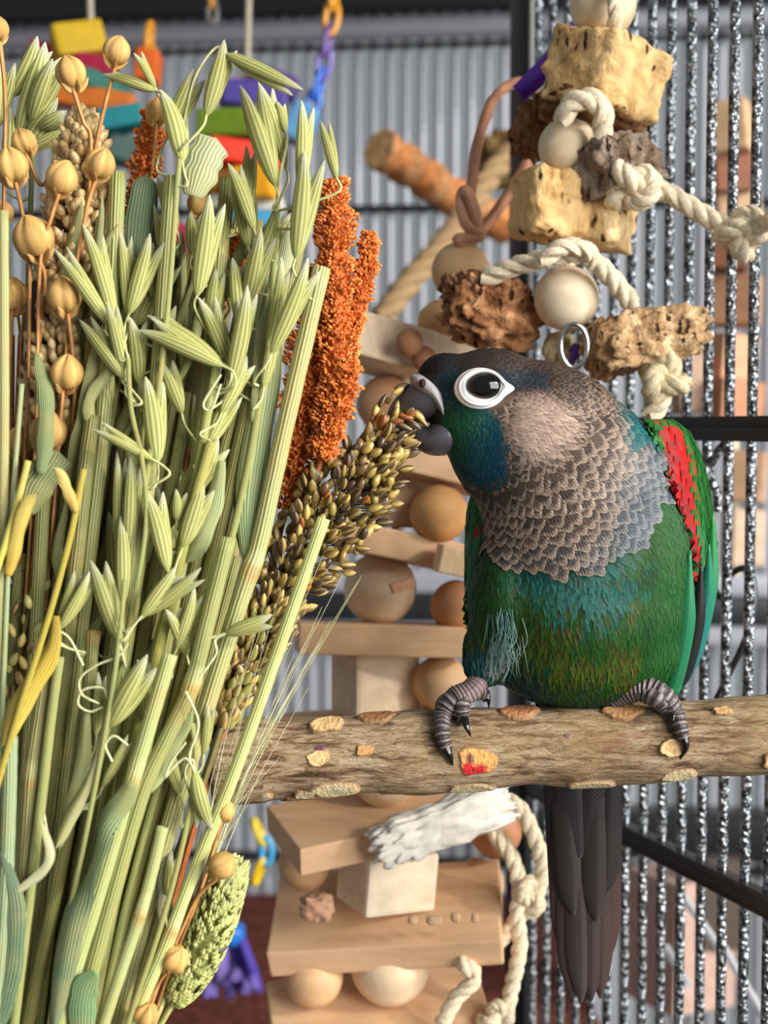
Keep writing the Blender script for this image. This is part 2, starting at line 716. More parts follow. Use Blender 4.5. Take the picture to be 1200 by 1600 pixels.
def struct(name, c, half, mat, label, cat):
    mb = MB()
    boxgeo(mb, c, [Vector((half[0], 0, 0)), Vector((0, half[1], 0)), Vector((0, 0, half[2]))], (0.5, 0.5, 0.5), 0.01)
    return tag(mb.build(name, mat, None, False), label, cat, kind='structure')


struct('wall_back', (0, 2.15, 1.3), (2.6, 0.05, 1.3), M['wallpaint'], 'plain grey room wall behind the bird cage', 'wall')
struct('floor', (0, 0.6, -0.02), (2.6, 2.2, 0.02), mat_plain('dark_floor', lin(92, 78, 70), 0.6), 'brown floor of the room under the cage', 'floor')

# back wall of the cage: fine pale vertical wire with rails; nearer at its right end
BD = 1.08
cage_root = thing('bird_cage', P(600, 1500, BD), 'large black and grey wire bird cage around the parrot and its toys', 'bird cage')


def cyl_mesh(name, r, h, mat, sides=10):
    mb = MB()
    tube(mb, [Vector((0, 0, 0)), Vector((0, 0, h))], r, sides)
    o = mb.build(name, mat, None, True, (0, 0, 0))
    me = o.data
    bpy.data.objects.remove(o)
    return me


bz0, bz1 = 0.72, 1.72
back_yaw = math.radians(-6)
bdir = Vector((math.cos(back_yaw), math.sin(back_yaw), 0))
bc = P(560, 800, BD); bc.z = 0
bar_me = cyl_mesh('wire_bar', 0.0030, bz1 - bz0, M['greybar'], 8)
panel = link('back_panel', None, bc + Vector((0, 0, bz0)), cage_root)
panel.empty_display_size = 0.01
for i in range(-38, 40):
    p = bc + bdir * (i * 0.0122)
    place('wire_bar', bar_me, Matrix.Translation((p.x, p.y, bz0)), panel)


def rail(name, z, r, mat, off=0.0, a=-0.55, b=0.6, parent=None, sq=False):
    mb = MB()
    n = Vector((-bdir.y, bdir.x, 0))
    p0 = bc + bdir * a + n * off; p1 = bc + bdir * b + n * off
    c = (p0 + p1) / 2; c.z = z
    if sq:
        boxgeo(mb, c, [bdir * ((b - a) / 2), n * r, Vector((0, 0, r))], (0.5, 0.5, 0.5), 0.25)
    else:
        p0.z = p1.z = z
        tube(mb, [p0, p1], r, 12)
    return mb.build(name, mat, parent or panel)


def zpix(y, d):
    return P(600, y, d).z


rail('rail', zpix(62, BD), 0.0085, M['greybar'], -0.006)
rail('rail', zpix(88, BD), 0.0022, M['rail'], -0.006)
rail('rail', zpix(333, BD), 0.0032, M['rail'], -0.006)
rail('rail', zpix(905, BD), 0.009, M['greybar'], -0.012, sq=True)
rail('rail', zpix(942, BD), 0.011, M['rail'], -0.014, sq=True)
rail('rail', zpix(980, BD), 0.008, M['greybar'], -0.012, sq=True)
rail('rail', zpix(1282, BD), 0.017, M['rail'], -0.02, 0.10, 0.6, sq=True)
rail('rail', zpix(1345, BD), 0.004, M['rail'], -0.012)
# roof of the cage: front-to-back wires and a dark edge rail
roof = link('roof_panel', None, bc + Vector((0, 0, bz1)), cage_root)
rz = zpix(20, BD)
rail('roof_rail', rz, 0.011, M['rail'], -0.012, parent=roof, sq=True)
roof_me = cyl_mesh('roof_bar', 0.0026, 0.55, M['greybar'], 8)
n_ = Vector((-bdir.y, bdir.x, 0))
for i in range(-38, 22):
    p = bc + bdir * (i * 0.0122)
    R = (-n_).to_track_quat('Z', 'Y').to_matrix().to_4x4()
    place('roof_bar', roof_me, Matrix.Translation((p.x, p.y, rz + 0.012)) @ R, roof)

# right panel: sharp hammered black bars, an open door leaning towards the lens at the right
rdir = Vector((-0.374, 0.927, 0)).normalized()
rp0 = P(1180, 800, 0.436); rp0.z = 0
door = link('door_panel', None, rp0 + Vector((0, 0, 1.05)), cage_root)
dz0, dz1 = 1.02, 1.60
dn = Vector((rdir.y, -rdir.x, 0))          # points to the right / outside


def rplane_t(px):
    # parameter along the panel that is seen at pixel column px (level ray)
    lo, hi = -0.3, 0.4
    for _ in range(50):
        mid = (lo + hi) / 2
        q = rp0 + rdir * mid
        if topx((q.x, q.y, CAMZ))[0] > px:
            lo = mid
        else:
            hi = mid
    return lo


t_post = rplane_t(818)
dbar = cyl_mesh('bar', 0.00165, dz1 - dz0, M['hammer'], 14)
nb = 0
t = t_post - 0.0105
while t > -0.11:
    p = rp0 + rdir * t
    place('bar', dbar, Matrix.Translation((p.x, p.y, dz0)), door)
    t -= 0.0118
mb = MB()
p = rp0 + rdir * t_post
boxgeo(mb, Vector((p.x, p.y, (dz0 + dz1) / 2)), [rdir * 0.0060, dn * 0.0045, Vector((0, 0, (dz1 - dz0) / 2))], (0.5,) * 3, 0.3)
mb.build('post', M['rail'], door)


def door_rail(px, py, r, ta, tb, sq=True, off=0.0):
    tt = rplane_t(px)
    q = rp0 + rdir * tt
    d = topx((q.x, q.y, CAMZ))[2]
    z = P(px, py, d).z
    a = rp0 + rdir * ta; b_ = rp0 + rdir * tb
    c = (a + b_) / 2 + dn * off; c.z = z
    mb = MB()
    boxgeo(mb, c, [rdir * ((tb - ta) / 2), dn * r * 0.8, Vector((0, 0, r))], (0.5,) * 3, 0.35)
    return mb.build('rail', M['rail'], door)


door_rail(1100, 663, 0.0026, -0.10, t_post)
door_rail(1100, 678, 0.0022, -0.10, t_post, off=-0.003)
door_rail(1080, 1362, 0.0036, -0.10, t_post)
door_rail(1080, 1348, 0.0014, -0.10, t_post, off=-0.003)
# bent wire of the door latch
q0 = 0.452
mb = MB()
tube(mb, catmull([P(1108, 905, .47), P(1128, 935, .465), P(1140, 900, .46), P(1165, 888, .455), P(1178, 915, .452), P(1176, 965, .452), P(1160, 1010, .455), P(1140, 1050, .46), P(1120, 1092, .465)], 40), 0.0011, 8)
mb.build('latch_wire', M['rail'], door)
mb = MB()
tube(mb, catmull([P(1134, 690, .45), P(1118, 712, .455), P(1108, 740, .46), P(1120, 770, .455), P(1122, 800, .455)], 24), 0.0014, 8)
mb.build('latch_wire', M['hammer'], door)

# tray of the cage with red-brown litter, low at the back
tz = P(300, 1470, 0.98).z
mb = MB()
boxgeo(mb, Vector((-0.13, 0.86, tz - 0.03)), [Vector((0.26, 0, 0)), Vector((0, 0.20, 0)), Vector((0, 0, 0.03))], lin(96, 52, 42), 0.1)
mb.build('litter_tray', M['litter'], cage_root)['label'] = 'tray of dark red-brown litter'

# ------------------------------------------------------------------ perch
PR = 63.0                                     # radius in pixels at the bird's distance


def perch_center(px):
    return interp([(300, 1193), (340, 1191), (600, 1177), (800, 1168), (1000, 1160), (1200, 1147), (1420, 1136)], px)[0]


def perch_front_w(px, py):
    dy = py - perch_center(px)
    return -math.sqrt(max(0.0, PR * PR - dy * dy))


mb = MB()
vs, fs, uv = [], [], []
xs = np.linspace(336, 1400, 150)
NS = 40
kpx = K(D0)
for i, x in enumerate(xs):
    yc = perch_center(x)
    r0 = PR * (1 + 0.03 * math.sin(x * 0.021) + (0.03 if x < 420 else 0) + 0.02 * math.sin(x * 0.05 + 1))
    for k in range(NS):
        a = 2 * math.pi * k / NS
        nz = mnoise.fractal(Vector((x * 0.012, math.cos(a) * 1.4, math.sin(a) * 1.4)), 1.0, 2.0, 5)
        r = r0 * (1 + 0.05 * nz)
        if i in (0, 149):
            r *= 0.965
        vs.append(PW(x, yc, 0) + UP * (math.cos(a) * r * kpx) - FW * (math.sin(a) * r * kpx))
        uv.append((x / 100, k / NS))
for i in range(149):
    for k in range(NS):
        k2 = (k + 1) % NS
        fs.append((i * NS + k, (i + 1) * NS + k, (i + 1) * NS + k2, i * NS + k2))
fs.append(tuple(range(NS)))
fs.append(tuple(149 * NS + k for k in range(NS))[::-1])
mb.add(vs, fs, uv)
perch = tag(mb.build('perch', M['bark'], None, True, PW(700, 1168, 0)), 'thick natural branch perch with trimmed pale knots under the parrot', 'perch')


def knot(px, py, rx, ry, h, col, raised=0.35, seed=0, name='knot', spots=None):
    """a trimmed side twig: pale oval face in a low collar of bark, lying on the perch"""
    mb = MB()
    yc = perch_center(px)
    s = max(-0.98, min(0.98, (yc - py) / PR))
    a0 = math.asin(s)
    vs, fs, cs, uvs = [], [], [], []
    rings = [(1.22, -3, 0), (1.08, h * 0.6, 0.15), (0.98, h * 0.9, 0.7), (0.86, h * 0.8, 1), (0.5, h * 0.75, 1), (0.05, h * 0.7, 1)]
    n = 22
    barkc = lin(150, 118, 86)
    for (rr, hh, cf) in rings:
        for k in range(n):
            a = 2 * math.pi * k / n
            wob = 1 + 0.34 * mnoise.noise(Vector((math.cos(a) * 1.5, math.sin(a) * 1.5, seed * 3.1 + .37)))
            dx = math.cos(a) * rx * rr * wob
            arc = math.sin(a) * ry * rr * wob / PR
            ang = a0 + arc
            R = PR + hh + 0.8 * mnoise.noise(Vector((dx * 0.2, arc * 9, seed)))
            p = PW(px + dx, perch_center(px + dx), 0) + UP * (math.sin(ang) * R * kpx) - FW * (math.cos(ang) * R * kpx)
            vs.append(p)
            c = mixc(barkc, col, cf)
            if spots and cf > 0.5:
                for (sx, sy, sr, sc) in spots:
                    if (dx - sx) ** 2 + (-arc * PR - sy) ** 2 < sr * sr:
                        c = sc
            cs.append(c); uvs.append((0.5, 0.5))
    for i in range(len(rings) - 1):
        for k in range(n):
            k2 = (k + 1) % n
            fs.append((i * n + k, i * n + k2, (i + 1) * n + k2, (i + 1) * n + k))
    fs.append(tuple((len(rings) - 1) * n + k for k in range(n)))
    mb.add(vs, fs, uvs, cs)
    return mb.build(name, M['cut'], perch)


TAN = lin(222, 184, 130); PALE = lin(226, 208, 164); OR = lin(214, 160, 108)
REDS = lin(196, 44, 50)
for i, (x, y, rx, ry, h, c) in enumerate([
        (515, 1127, 25, 15, 5, TAN), (360, 1146, 26, 20, 4, OR), (500, 1173, 17, 11, 1.5, TAN), (525, 1226, 35, 16, 4, PALE),
        (480, 1234, 15, 10, 4, PALE), (390, 1239, 34, 16, 4, PALE), (383, 1213, 14, 8, 1, TAN), (730, 1226, 35, 14, 4, PALE),
        (966, 1108, 27, 16, 7, OR), (1036, 1158, 17, 13, 6, TAN), (1050, 1204, 26, 14, 4, PALE),
        (920, 1220, 36, 14, 5, PALE), (1196, 1178, 18, 15, 5, TAN), (808, 1108, 28, 18, 4, lin(190, 130, 90)), (590, 1115, 26, 18, 3, lin(160, 110, 74)),
        (475, 1247, 34, 18, 3, lin(160, 130, 96)), (612, 1238, 14, 8, 1.5, PALE), (650, 1158, 9, 7, 1, OR), (570, 1162, 12, 8, 1, lin(200, 150, 100)),
        (1120, 1105, 14, 8, 3, lin(200, 160, 110)), (690, 1170, 8, 9, 1, OR)]):
    knot(x, y, rx, ry, h, c, seed=i)
k = knot(742, 1178, 28, 20, 2.5, lin(232, 168, 96), seed=31, spots=[(-14, 15, 13, REDS), (2, 17, 12, REDS), (-12, -5, 6, lin(70, 44, 60))])
k['label'] = 'trimmed knot with a red stain below the claws'
for (x, y, r, c) in [(401, 1182, 6, lin(190, 60, 90)), (503, 1160, 6, lin(110, 70, 100)), (665, 1207, 8, lin(40, 40, 44)), (662, 1230, 5, lin(190, 90, 50)), (880, 1140, 5, lin(140, 100, 120))]:
    o = knot(x, y, r, r * 0.7, 1.2, c, seed=x, name='stain')

# ------------------------------------------------------------------ parrot
mb = MB()


def blob(px, py, w, rx, ry, rw, roll=0.0):
    c = PW(px, py, w)
    ellipsoid(mb, c, axes_px(rx, ry, rw, D0, math.radians(roll)), nu=40, nv=24)


# roll is clockwise in the picture
blob(766, 638, -5, 100, 95, 80)           # head
blob(694, 592, -5, 46, 42, 50, -20)       # forehead
blob(806, 690, 0, 108, 110, 90)           # cheek and throat
blob(850, 700, 5, 150, 132, 112, 38)      # neck
blob(886, 745, 5, 150, 140, 122, 20)      # ruff
blob(955, 740, 25, 112, 92, 105, 22)      # shoulders
blob(918, 870, 10, 166, 200, 130)         # breast
blob(1000, 820, 30, 80, 150, 88, -8)      # right side
blob(910, 940, 12, 166, 150, 128)         # belly
blob(910, 1010, 20, 160, 100, 112)        # lower belly
blob(795, 930, 0, 62, 120, 84, 8)         # thigh
blob(760, 1015, -6, 38, 62, 45, 8)        # feathered shank
blob(925, 1050, 25, 120, 52, 90)          # vent
blob(905, 1100, 75, 72, 75, 40)           # tail root
tmp = mb.build('tmp_body', M['skin'], None, True, (0, 0, 0))
md = tmp.modifiers.new('r', 'REMESH'); md.mode = 'VOXEL'; md.voxel_size = 0.0011
md = tmp.modifiers.new('s', 'SMOOTH'); md.factor = 0.5; md.iterations = 26
bpy.context.view_layer.update()
dg = bpy.context.evaluated_depsgraph_get()
ev = tmp.evaluated_get(dg)
em = ev.to_mesh()
bv = [Vector(v.co) for v in em.vertices]
bf = [tuple(p.vertices) for p in em.polygons]
bn = [Vector(v.normal) for v in em.vertices]
ev.to_mesh_clear()
tm = tmp.data
bpy.data.objects.remove(tmp); bpy.data.meshes.remove(tm)
BVH = BVHTree.FromPolygons(bv, bf)


def hit(px, py, back=False):
    """where the line of sight meets the bird's body (from the far side if back)"""
    d = (P(px, py, 1.0) - CAM).normalized()
    if back:
        r = BVH.ray_cast(CAM + d * 0.8, -d)
    else:
        r = BVH.ray_cast(CAM, d)
    return r[0], r[1]


# colours of the plumage, by place on the bird
BLACKB = lin(34, 28, 26); BROWN = lin(92, 76, 66); PALEB = lin(196, 176, 160); EAR = lin(206, 178, 160)
TEAL = lin(8, 96, 92); BLUE = lin(18, 82, 112); GRN = lin(24, 92, 22); OLIVE = lin(96, 104, 16); DKG = lin(14, 70, 40); SLATE = lin(92, 108, 122)


def ell(x, y, cx, cy, rx, ry, rot=0.0):
    a = math.radians(rot)
    dx, dy = x - cx, y - cy
    u = (dx * math.cos(a) + dy * math.sin(a)) / rx
    v = (-dx * math.sin(a) + dy * math.cos(a)) / ry
    return math.sqrt(u * u + v * v)


def collar_edge(x):
    """lower edge of the scaled ruff"""
    return interp([(690, 745), (745, 812), (790, 858), (850, 884), (910, 884), (960, 862), (1000, 820), (1026, 770), (1034, 720), (1010, 668), (960, 620), (930, 590)], x)[0] if x < 1034 else 600


def in_ruff(x, y):
    # ellipse fits the ruff outline better on the right side
    a = ell(x, y, 868, 722, 168, 160, 20)
    h = ell(x, y, 770, 660, 135, 125, 10)
    f = ell(x, y, 720, 620, 110, 105)
    return min(a, h, f)


def plume(x, y):
    """centre colour, edge colour, length px, width ratio, lift, for a feather rooted at pixel x, y"""
    n = mnoise.noise(Vector((x * 0.02, y * 0.02, 1.0)))
    n2 = mnoise.noise(Vector((x * 0.055, y * 0.055, 5.0)))
    r = in_ruff(x, y)
    if r < 1.0:
        # head and ruff
        c, e = mixc(lin(108, 90, 78), lin(80, 66, 58), 0.5 + n2), lin(186, 166, 150)
        L, wr, lift = 34, 0.95, 3.6
        sl = sstep(925, 1020, x + (y - 700) * 0.35)
        e = mixc(e, lin(118, 130, 138), sl * 0.9); c = mixc(c, lin(62, 80, 94), sl * 0.85)
        low = sstep(800, 880, y)
        c = mixc(c, lin(84, 92, 100), low * 0.6)
        d = ell(x, y, 770, 620, 130, 110)
        if d < 1.15:
            L, lift = 22, 2.0
        # nape
        if y < 645 and x > 790:
            nn = sstep(645, 590, y)
            e = mixc(e, lin(140, 118, 100), nn); c = mixc(c, lin(58, 46, 40), nn)
            L = 20
        # ear patch
        ear = ell(x, y, 838, 662, 62, 58, 35)
        if ear < 1:
            k = sstep(1.0, 0.6, ear)
            k *= 0.75 + 0.4 * n2
            c = mixc(c, lin(206, 176, 158), k * 0.85); e = mixc(e, lin(232, 208, 194), k); L = 26; wr = 0.32; lift = 1.5
        # crown and forehead
        cr = sstep(618, 565, y - (x - 700) * 0.14)
        if x < 900 and cr > 0:
            c = mixc(c, lin(50, 40, 36), cr); e = mixc(e, mixc(lin(58, 46, 42), lin(112, 92, 78), sstep(690, 880, x)), cr)
            L = 17; lift = 1.2; wr = 0.6
        fh = sstep(735, 690, x)
        if fh > 0 and y < 640:
            c = mixc(c, lin(22, 20, 22), fh); e = mixc(e, lin(34, 30, 31), fh); L = 12; lift = 1.0
        # blue above and behind the eye
        if 690 < x < 850 and 560 < y < 612:
            k = 0.8 * sstep(0.6, 0.2, abs(y - 594) / 40)
            k *= 1.0 if x < 735 or x > 785 else 0.5
            c = mixc(c, lin(14, 38, 52), k); e = mixc(e, lin(20, 54, 70), k * 0.8); L = 14; lift = 1.0
        # green-blue cheek
        ch = min(ell(x, y, 740, 690, 50, 68, -8), ell(x, y, 712, 640, 30, 62, 0), ell(x, y, 752, 725, 42, 34, 20))
        if ch < 1.0:
            k = sstep(1.0, 0.82, ch)
            t = sstep(705, 775, x + (y - 680) * 0.45)
            cc = mixc(lin(26, 92, 56), lin(8, 78, 104), t)
            if y < 645:
                cc = mixc(cc, lin(10, 46, 52), sstep(660, 620, y))
            c = mixc(c, mixc(cc, (0, 0, 0), 0.25), k); e = mixc(e, mixc(cc, lin(60, 150, 140), 0.12), k); L = 17; wr = 0.6; lift = 1.0
        elif ch < 1.6 and y > 690 and x > 730:
            k = sstep(1.6, 1.0, ch) * 0.6
            c = mixc(c, lin(34, 52, 64), k); e = mixc(e, lin(120, 124, 126), k)
        # longer throat feathers under the beak
        if x < 725 and y > 715:
            L = 26; wr = 0.5
        if x > 938 and y < 690:
            k = sstep(938, 975, x)
            c = mixc(c, lin(10, 84, 92), k); e = mixc(e, lin(24, 112, 112), k)
        c = tuple(q * 0.80 for q in c); e = (e[0] * 0.80, e[1] * 0.76, e[2] * 0.72)
        return c, e, L, wr, lift
    # body
    c = mixc(GRN, lin(12, 72, 18), 0.5 + n)
    e = mixc(c, lin(66, 130, 30), 0.30)
    L, wr, lift = 38, 0.30, 1.4
    tb = sstep(1.30, 1.02, r) * sstep(980, 900, x + (y - 860) * 0.2) * sstep(790, 850, x + 20)
    tb = max(tb, sstep(1.0, 0.5, ell(x, y, 925, 900, 95, 58) + 0.7 * n2))
    if y > 830:
        c = mixc(c, lin(4, 92, 84), tb); e = mixc(e, lin(10, 124, 112), tb)
    ol = sstep(0.05, 0.45, n + 0.25 * n2 + 0.25 * sstep(1.0, 0.3, ell(x, y, 900, 985, 150, 90)))
    if y > 840:
        ol *= sstep(850, 980, y + 60 * n2)
        c = mixc(c, mixc(OLIVE, lin(70, 52, 22), 0.5 + 1.4 * n2), ol * 0.8 * (1 - tb)); e = mixc(e, lin(116, 128, 26), ol * 0.55 * (1 - tb))
        dk = sstep(0.15, 0.5, mnoise.noise(Vector((x * 0.03, y * 0.022, 9.0))))
        c = mixc(c, lin(8, 46, 22), dk * 0.7); e = mixc(e, lin(20, 84, 30), dk * 0.5)
    if y > 930:
        L, wr = 48, 0.21
    if x > 1000:
        k = sstep(1000, 1050, x)
        c = mixc(c, lin(16, 88, 30), k); e = mixc(e, lin(40, 116, 44), k)
        L = 28
    if y < 720 and x > 930:
        k = sstep(1010, 960, x + (y - 660) * 0.3)
        c = mixc(mixc(c, lin(40, 92, 24), 0.5), lin(6, 84, 88), k); e = mixc(e, lin(14, 112, 108), k); L = 24
    lt = sstep(1.0, 0.6, ell(x, y, 750, 1030, 48, 58))
    c = mixc(c, lin(12, 78, 82), lt); e = mixc(e, lin(52, 128, 130), lt)
    fl = sstep(1.0, 0.3, ell(x, y, 786, 1008, 22, 46, 12))
    c = mixc(c, lin(120, 140, 138), fl * 0.8); e = mixc(e, lin(190, 196, 186), fl)
    vt = sstep(1.0, 0.4, ell(x, y, 815, 1075, 62, 70))
    c = mixc(c, lin(6, 58, 66), vt); e = mixc(e, lin(16, 92, 96), vt)
    vt = sstep(1.0, 0.3, ell(x, y, 950, 1085, 110, 30))
    c = mixc(c, lin(10, 70, 40), vt); e = mixc(e, lin(24, 96, 60), vt)
    c = tuple(q * 0.60 for q in c); e = tuple(q * 0.60 for q in e)
    return c, e, L, wr, lift


cols = []
for v in bv:
    x, y, d = topx(v)
    c = plume(x, y)[0]
    if (x < 690 and 585 < y < 715):
        c = lin(40, 38, 40)
    cols.append(c)
mbb = MB()
mbb.add(bv, bf, None, cols)
parrot = tag(mbb.build('parrot', M['skin'], None, True, PW(900, 1100, 0)), 'small green parrot with grey scaled breast and white eye ring nibbling seeds', 'parrot')


def flow(x, y):
    dx, dy = x - 690, y - 596
    if y < 600:
        dy = max(dy, -12 + (x - 690) * 0.05)
        dx = max(dx, 30)
    l = math.hypot(dx, dy) + 1e-6
    dx, dy = dx / l, dy / l
    k = sstep(1.0, 1.12, in_ruff(x, y))
    ox = (x - 915) / 500.0
    dx, dy = dx * (1 - k) + ox * k, dy * (1 - k) + 1.0 * k
    l = math.hypot(dx, dy) + 1e-6
    return dx / l, dy / l


GU, GV = 4, 5
WP = [0.62, 0.92, 1.0, 1.0, 0.90, 0.56]


def add_feather(mb, p, n, fdir, L, Wd, c, e, lift, rnd=0.1, sink=0.5, bvh=None):
    """a feather that follows the surface below it, its tip a little proud"""
    bvh = bvh or BVH
    k = kpx
    f = fdir - n * fdir.dot(n)
    if f.length < 1e-5:
        return
    f.normalize()
    f = (f + n.cross(f) * random.uniform(-rnd, rnd)).normalized()
    vs, uv = [], []
    q0 = Vector(p)
    step = L * k / GV
    for j in range(GV + 1):
        t = j / GV
        if j:
            r = bvh.find_nearest(q0 + f * step)
            if r[0] is None:
                return
            q0, n = r[0], r[1]
            f = (f - n * f.dot(n)).normalized()
        s = f.cross(n)
        for i in range(GU + 1):
            q = -1 + 2 * i / GU
            back = 0.26 * abs(q) ** 2.0 * (t ** 2)
            h = -sink + lift * t - 0.05 * Wd * q * q
            vs.append(q0 - f * (back * L * k) + s * (q * WP[j] * Wd * 0.5 * k) + n * (h * k))
            uv.append(((q * (0.6 + 0.4 * t) + 1) / 2, t))
    m = GU + 1
    fs = [(j * m + i, j * m + i + 1, (j + 1) * m + i + 1, (j + 1) * m + i) for j in range(GV) for i in range(GU)]
    mb.add(vs, fs, uv, [c] * len(vs), [e] * len(vs))


# scatter feathers over the body
tris = np.array([(f[0], f[1], f[2]) for f in bf] + [(f[0], f[2], f[3]) for f in bf if len(f) == 4])
va = np.array([tuple(v) for v in bv])
na = np.array([tuple(v) for v in bn])
ar = np.linalg.norm(np.cross(va[tris[:, 1]] - va[tris[:, 0]], va[tris[:, 2]] - va[tris[:, 0]]), axis=1)
pick = rng.choice(len(tris), size=60000, p=ar / ar.sum())
b1 = rng.random((len(pick), 2))
flip = b1.sum(1) > 1
b1[flip] = 1 - b1[flip]
acc = np.zeros((16000, 3)); na_ = 0
pl = MB()
for q, (u_, v_) in zip(pick, b1):
    a, b_, c_ = tris[q]
    p = va[a] * (1 - u_ - v_) + va[b_] * u_ + va[c_] * v_
    x, y, d = topx(p)
    n = Vector(na[a] * (1 - u_ - v_) + na[b_] * u_ + na[c_] * v_).normalized()
    if x < 690 and 583 < y < 716:
        continue
    if ell(x, y, 752, 607, 42, 32) < 1 or ell(x, y, 784, 606, 16, 8) < 1:
        continue
    if y > 1092:
        continue
    c, e, L, wr, lift = plume(x, y)
    r = L * 0.43 * kpx * (0.85 if wr > 0.7 else (0.72 if wr > 0.45 else 0.37))
    if na_ and (np.sum((acc[:na_] - p) ** 2, axis=1) < r * r).any():
        continue
    if na_ >= 15990:
        break
    acc[na_] = p; na_ += 1
    fx, fy = flow(x, y)
    fd = RT * fx - UP * fy
    jit = random.uniform(0.82, 1.16)
    c = tuple(z * jit for z in c); e = tuple(z * jit for z in e)
    add_feather(pl, Vector(p), n, fd, L * random.uniform(0.9, 1.15), L * wr, c, e, lift, 0.1 if wr > 0.45 else 0.28)
tag(pl.build('plumage', M['feather'], parrot, True, None, True), 'scaled grey ruff over green breast feathers', kind='stuff')
print('feathers', na_)

# hair-fine loose down on the thigh
dn_ = MB()
for i in range(90):
    x = random.gauss(786, 11); y = random.uniform(950, 1015)
    h, n = hit(x, y)
    if h is None:
        continue
    L = random.uniform(30, 58)
    p1 = h + n * (1 * kpx); p2 = p1 - UP * (L * 0.55 * kpx) + RT * (random.uniform(-6, 8) * kpx) - FW * (4 * kpx)
    p3 = p1 - UP * (L * kpx) + RT * (random.uniform(-14, 12) * kpx) - FW * (1 * kpx)
    tube(dn_, catmull([p1, p2, p3], 6), [kpx * w * 0.6 for w in (1.0, 1.0, .9, .7, .5, .25)], 4, mixc(lin(140, 160, 154), lin(60, 110, 112), random.random()))
tag(dn_.build('thigh_down', M['skin'], parrot), kind='stuff')


# eyes
def make_eye(back):
    sg = -1 if not back else 1
    cx, cy = 750, 607
    vs, fs, uv, cs = [], [], [], []
    n, rings = 96, 18
    for j in range(rings + 1):
        t = j / rings                       # 0 at the eyeball, 1 at the rim
        for k in range(n):
            a = 2 * math.pi * k / n
            ca, sa = math.cos(a), math.sin(a)
            ro_x = 41 + (13 * max(0, ca) ** 26); ro_y = 32.5
            rx = 24 + (ro_x - 24) * t; ry = 19.5 + (ro_y - 19.5) * t
            ox = 7 * (1 - t)                # eyeball sits right of the ring's middle
            x, y = cx + ox + ca * rx, cy - 3 * (1 - t) + sa * ry
            h, nn = hit(x, y, back)
            if h is None:
                h, nn = hit(cx, cy, back)
            up = 7.5 * math.sin(math.pi * min(1, (1 - t) * 0.85 + 0.12)) + 0.9 * math.sin(t * 22) - 3.0 * t ** 6
            vs.append(h + (FW * sg) * (up * kpx) if not back else h + FW * (up * kpx))
            uv.append((k / n, t)); cs.append((.8, .8, .8))
    for j in range(rings):
        for k in range(n):
            k2 = (k + 1) % n
            fs.append((j * n + k, j * n + k2, (j + 1) * n + k2, (j + 1) * n + k))
    m = MB(); m.add(vs, fs, uv, cs)
    o = m.build('eye_ring', M['ring'], parrot)
    o['label'] = 'bare white skin ring around the eye'
    h, nn = hit(757, 604, back)
    m = MB()
    c = h + FW * (sg * -1 * -2.0 * kpx)
    c = h - FW * (2.0 * kpx * (1 if not back else -1)) + FW * (6 * kpx * (1 if not back else -1))
    vs, fs, uv = sphere_geo(32, 20)
    out, cs = [], []
    for v in vs:
        out.append(c + RT * (v[0] * 27 * kpx) + UP * (v[1] * 22 * kpx) + FW * (v[2] * 16 * kpx))
        rr = math.hypot(v[0] + 0.0, v[1])
        fr = (v[2] < 0) != back
        cs.append(lin(58, 52, 50) if (fr and 0.80 < rr < 0.97 and v[0] < 0.1) else lin(7, 6, 6))
    m.add(out, fs, uv, cs)
    m.build('eye', M['eye'], parrot)['label'] = 'glossy black eye'


make_eye(False)
make_eye(True)


# beak
def loftpx(name, sec, mat, col, parent, n=24, res=22, colfn=None):
    """sec: (x, y, w, half height across the path, half width in depth); path in pixels"""
    pts = catmull([np.array(s, float) for s in sec], res)
    vs, fs, uv, cs = [], [], [], []
    m = len(pts)
    for i, s in enumerate(pts):
        a_ = pts[max(i - 1, 0)]; b_ = pts[min(i + 1, m - 1)]
        tx, ty = b_[0] - a_[0], b_[1] - a_[1]
        l = math.hypot(tx, ty) + 1e-9
        nx, ny = -ty / l, tx / l
        for k in range(n):
            a = 2 * math.pi * k / n
            vs.append(PW(s[0] + nx * math.cos(a) * s[3], s[1] + ny * math.cos(a) * s[3], s[2] + math.sin(a) * s[4]))
            uv.append((k / n, i / m))
            cs.append(colfn(i / (m - 1), a) if colfn else col)
    for i in range(m - 1):
        for k in range(n):
            k2 = (k + 1) % n
            fs.append((i * n + k, i * n + k2, (i + 1) * n + k2, (i + 1) * n + k))
    fs.append(tuple(range(n))[::-1]); fs.append(tuple((m - 1) * n + k for k in range(n)))
    mb = MB(); mb.add(vs, fs, uv, cs)
    return mb.build(name, mat, parent)


loftpx('upper_beak', [(706, 622, -5, 26, 46), (682, 622, -5, 33, 49), (654, 628, -5, 32, 43), (633, 644, -5, 26, 33), (619, 662, -5, 19, 22), (612, 680, -5, 11, 13), (612, 696, -5, 2, 3)],
       M['beak'], lin(74, 72, 76), parrot, colfn=lambda t, a: mixc(lin(86, 84, 88), lin(40, 38, 40), t))['label'] = 'hooked dark grey upper beak'
loftpx('lower_beak', [(726, 668, -5, 22, 32), (704, 676, -5, 31, 48), (684, 684, -5, 29, 46), (666, 684, -5, 23, 37), (652, 674, -5, 14, 24), (646, 658, -5, 4, 9)],
       M['beak'], lin(84, 82, 88), parrot)['label'] = 'scoop-shaped grey lower beak'
loftpx('tongue', [(700, 650, -5, 8, 30), (675, 653, -5, 7, 24), (660, 658, -5, 4, 10)], M['claw'], lin(18, 16, 18), parrot)
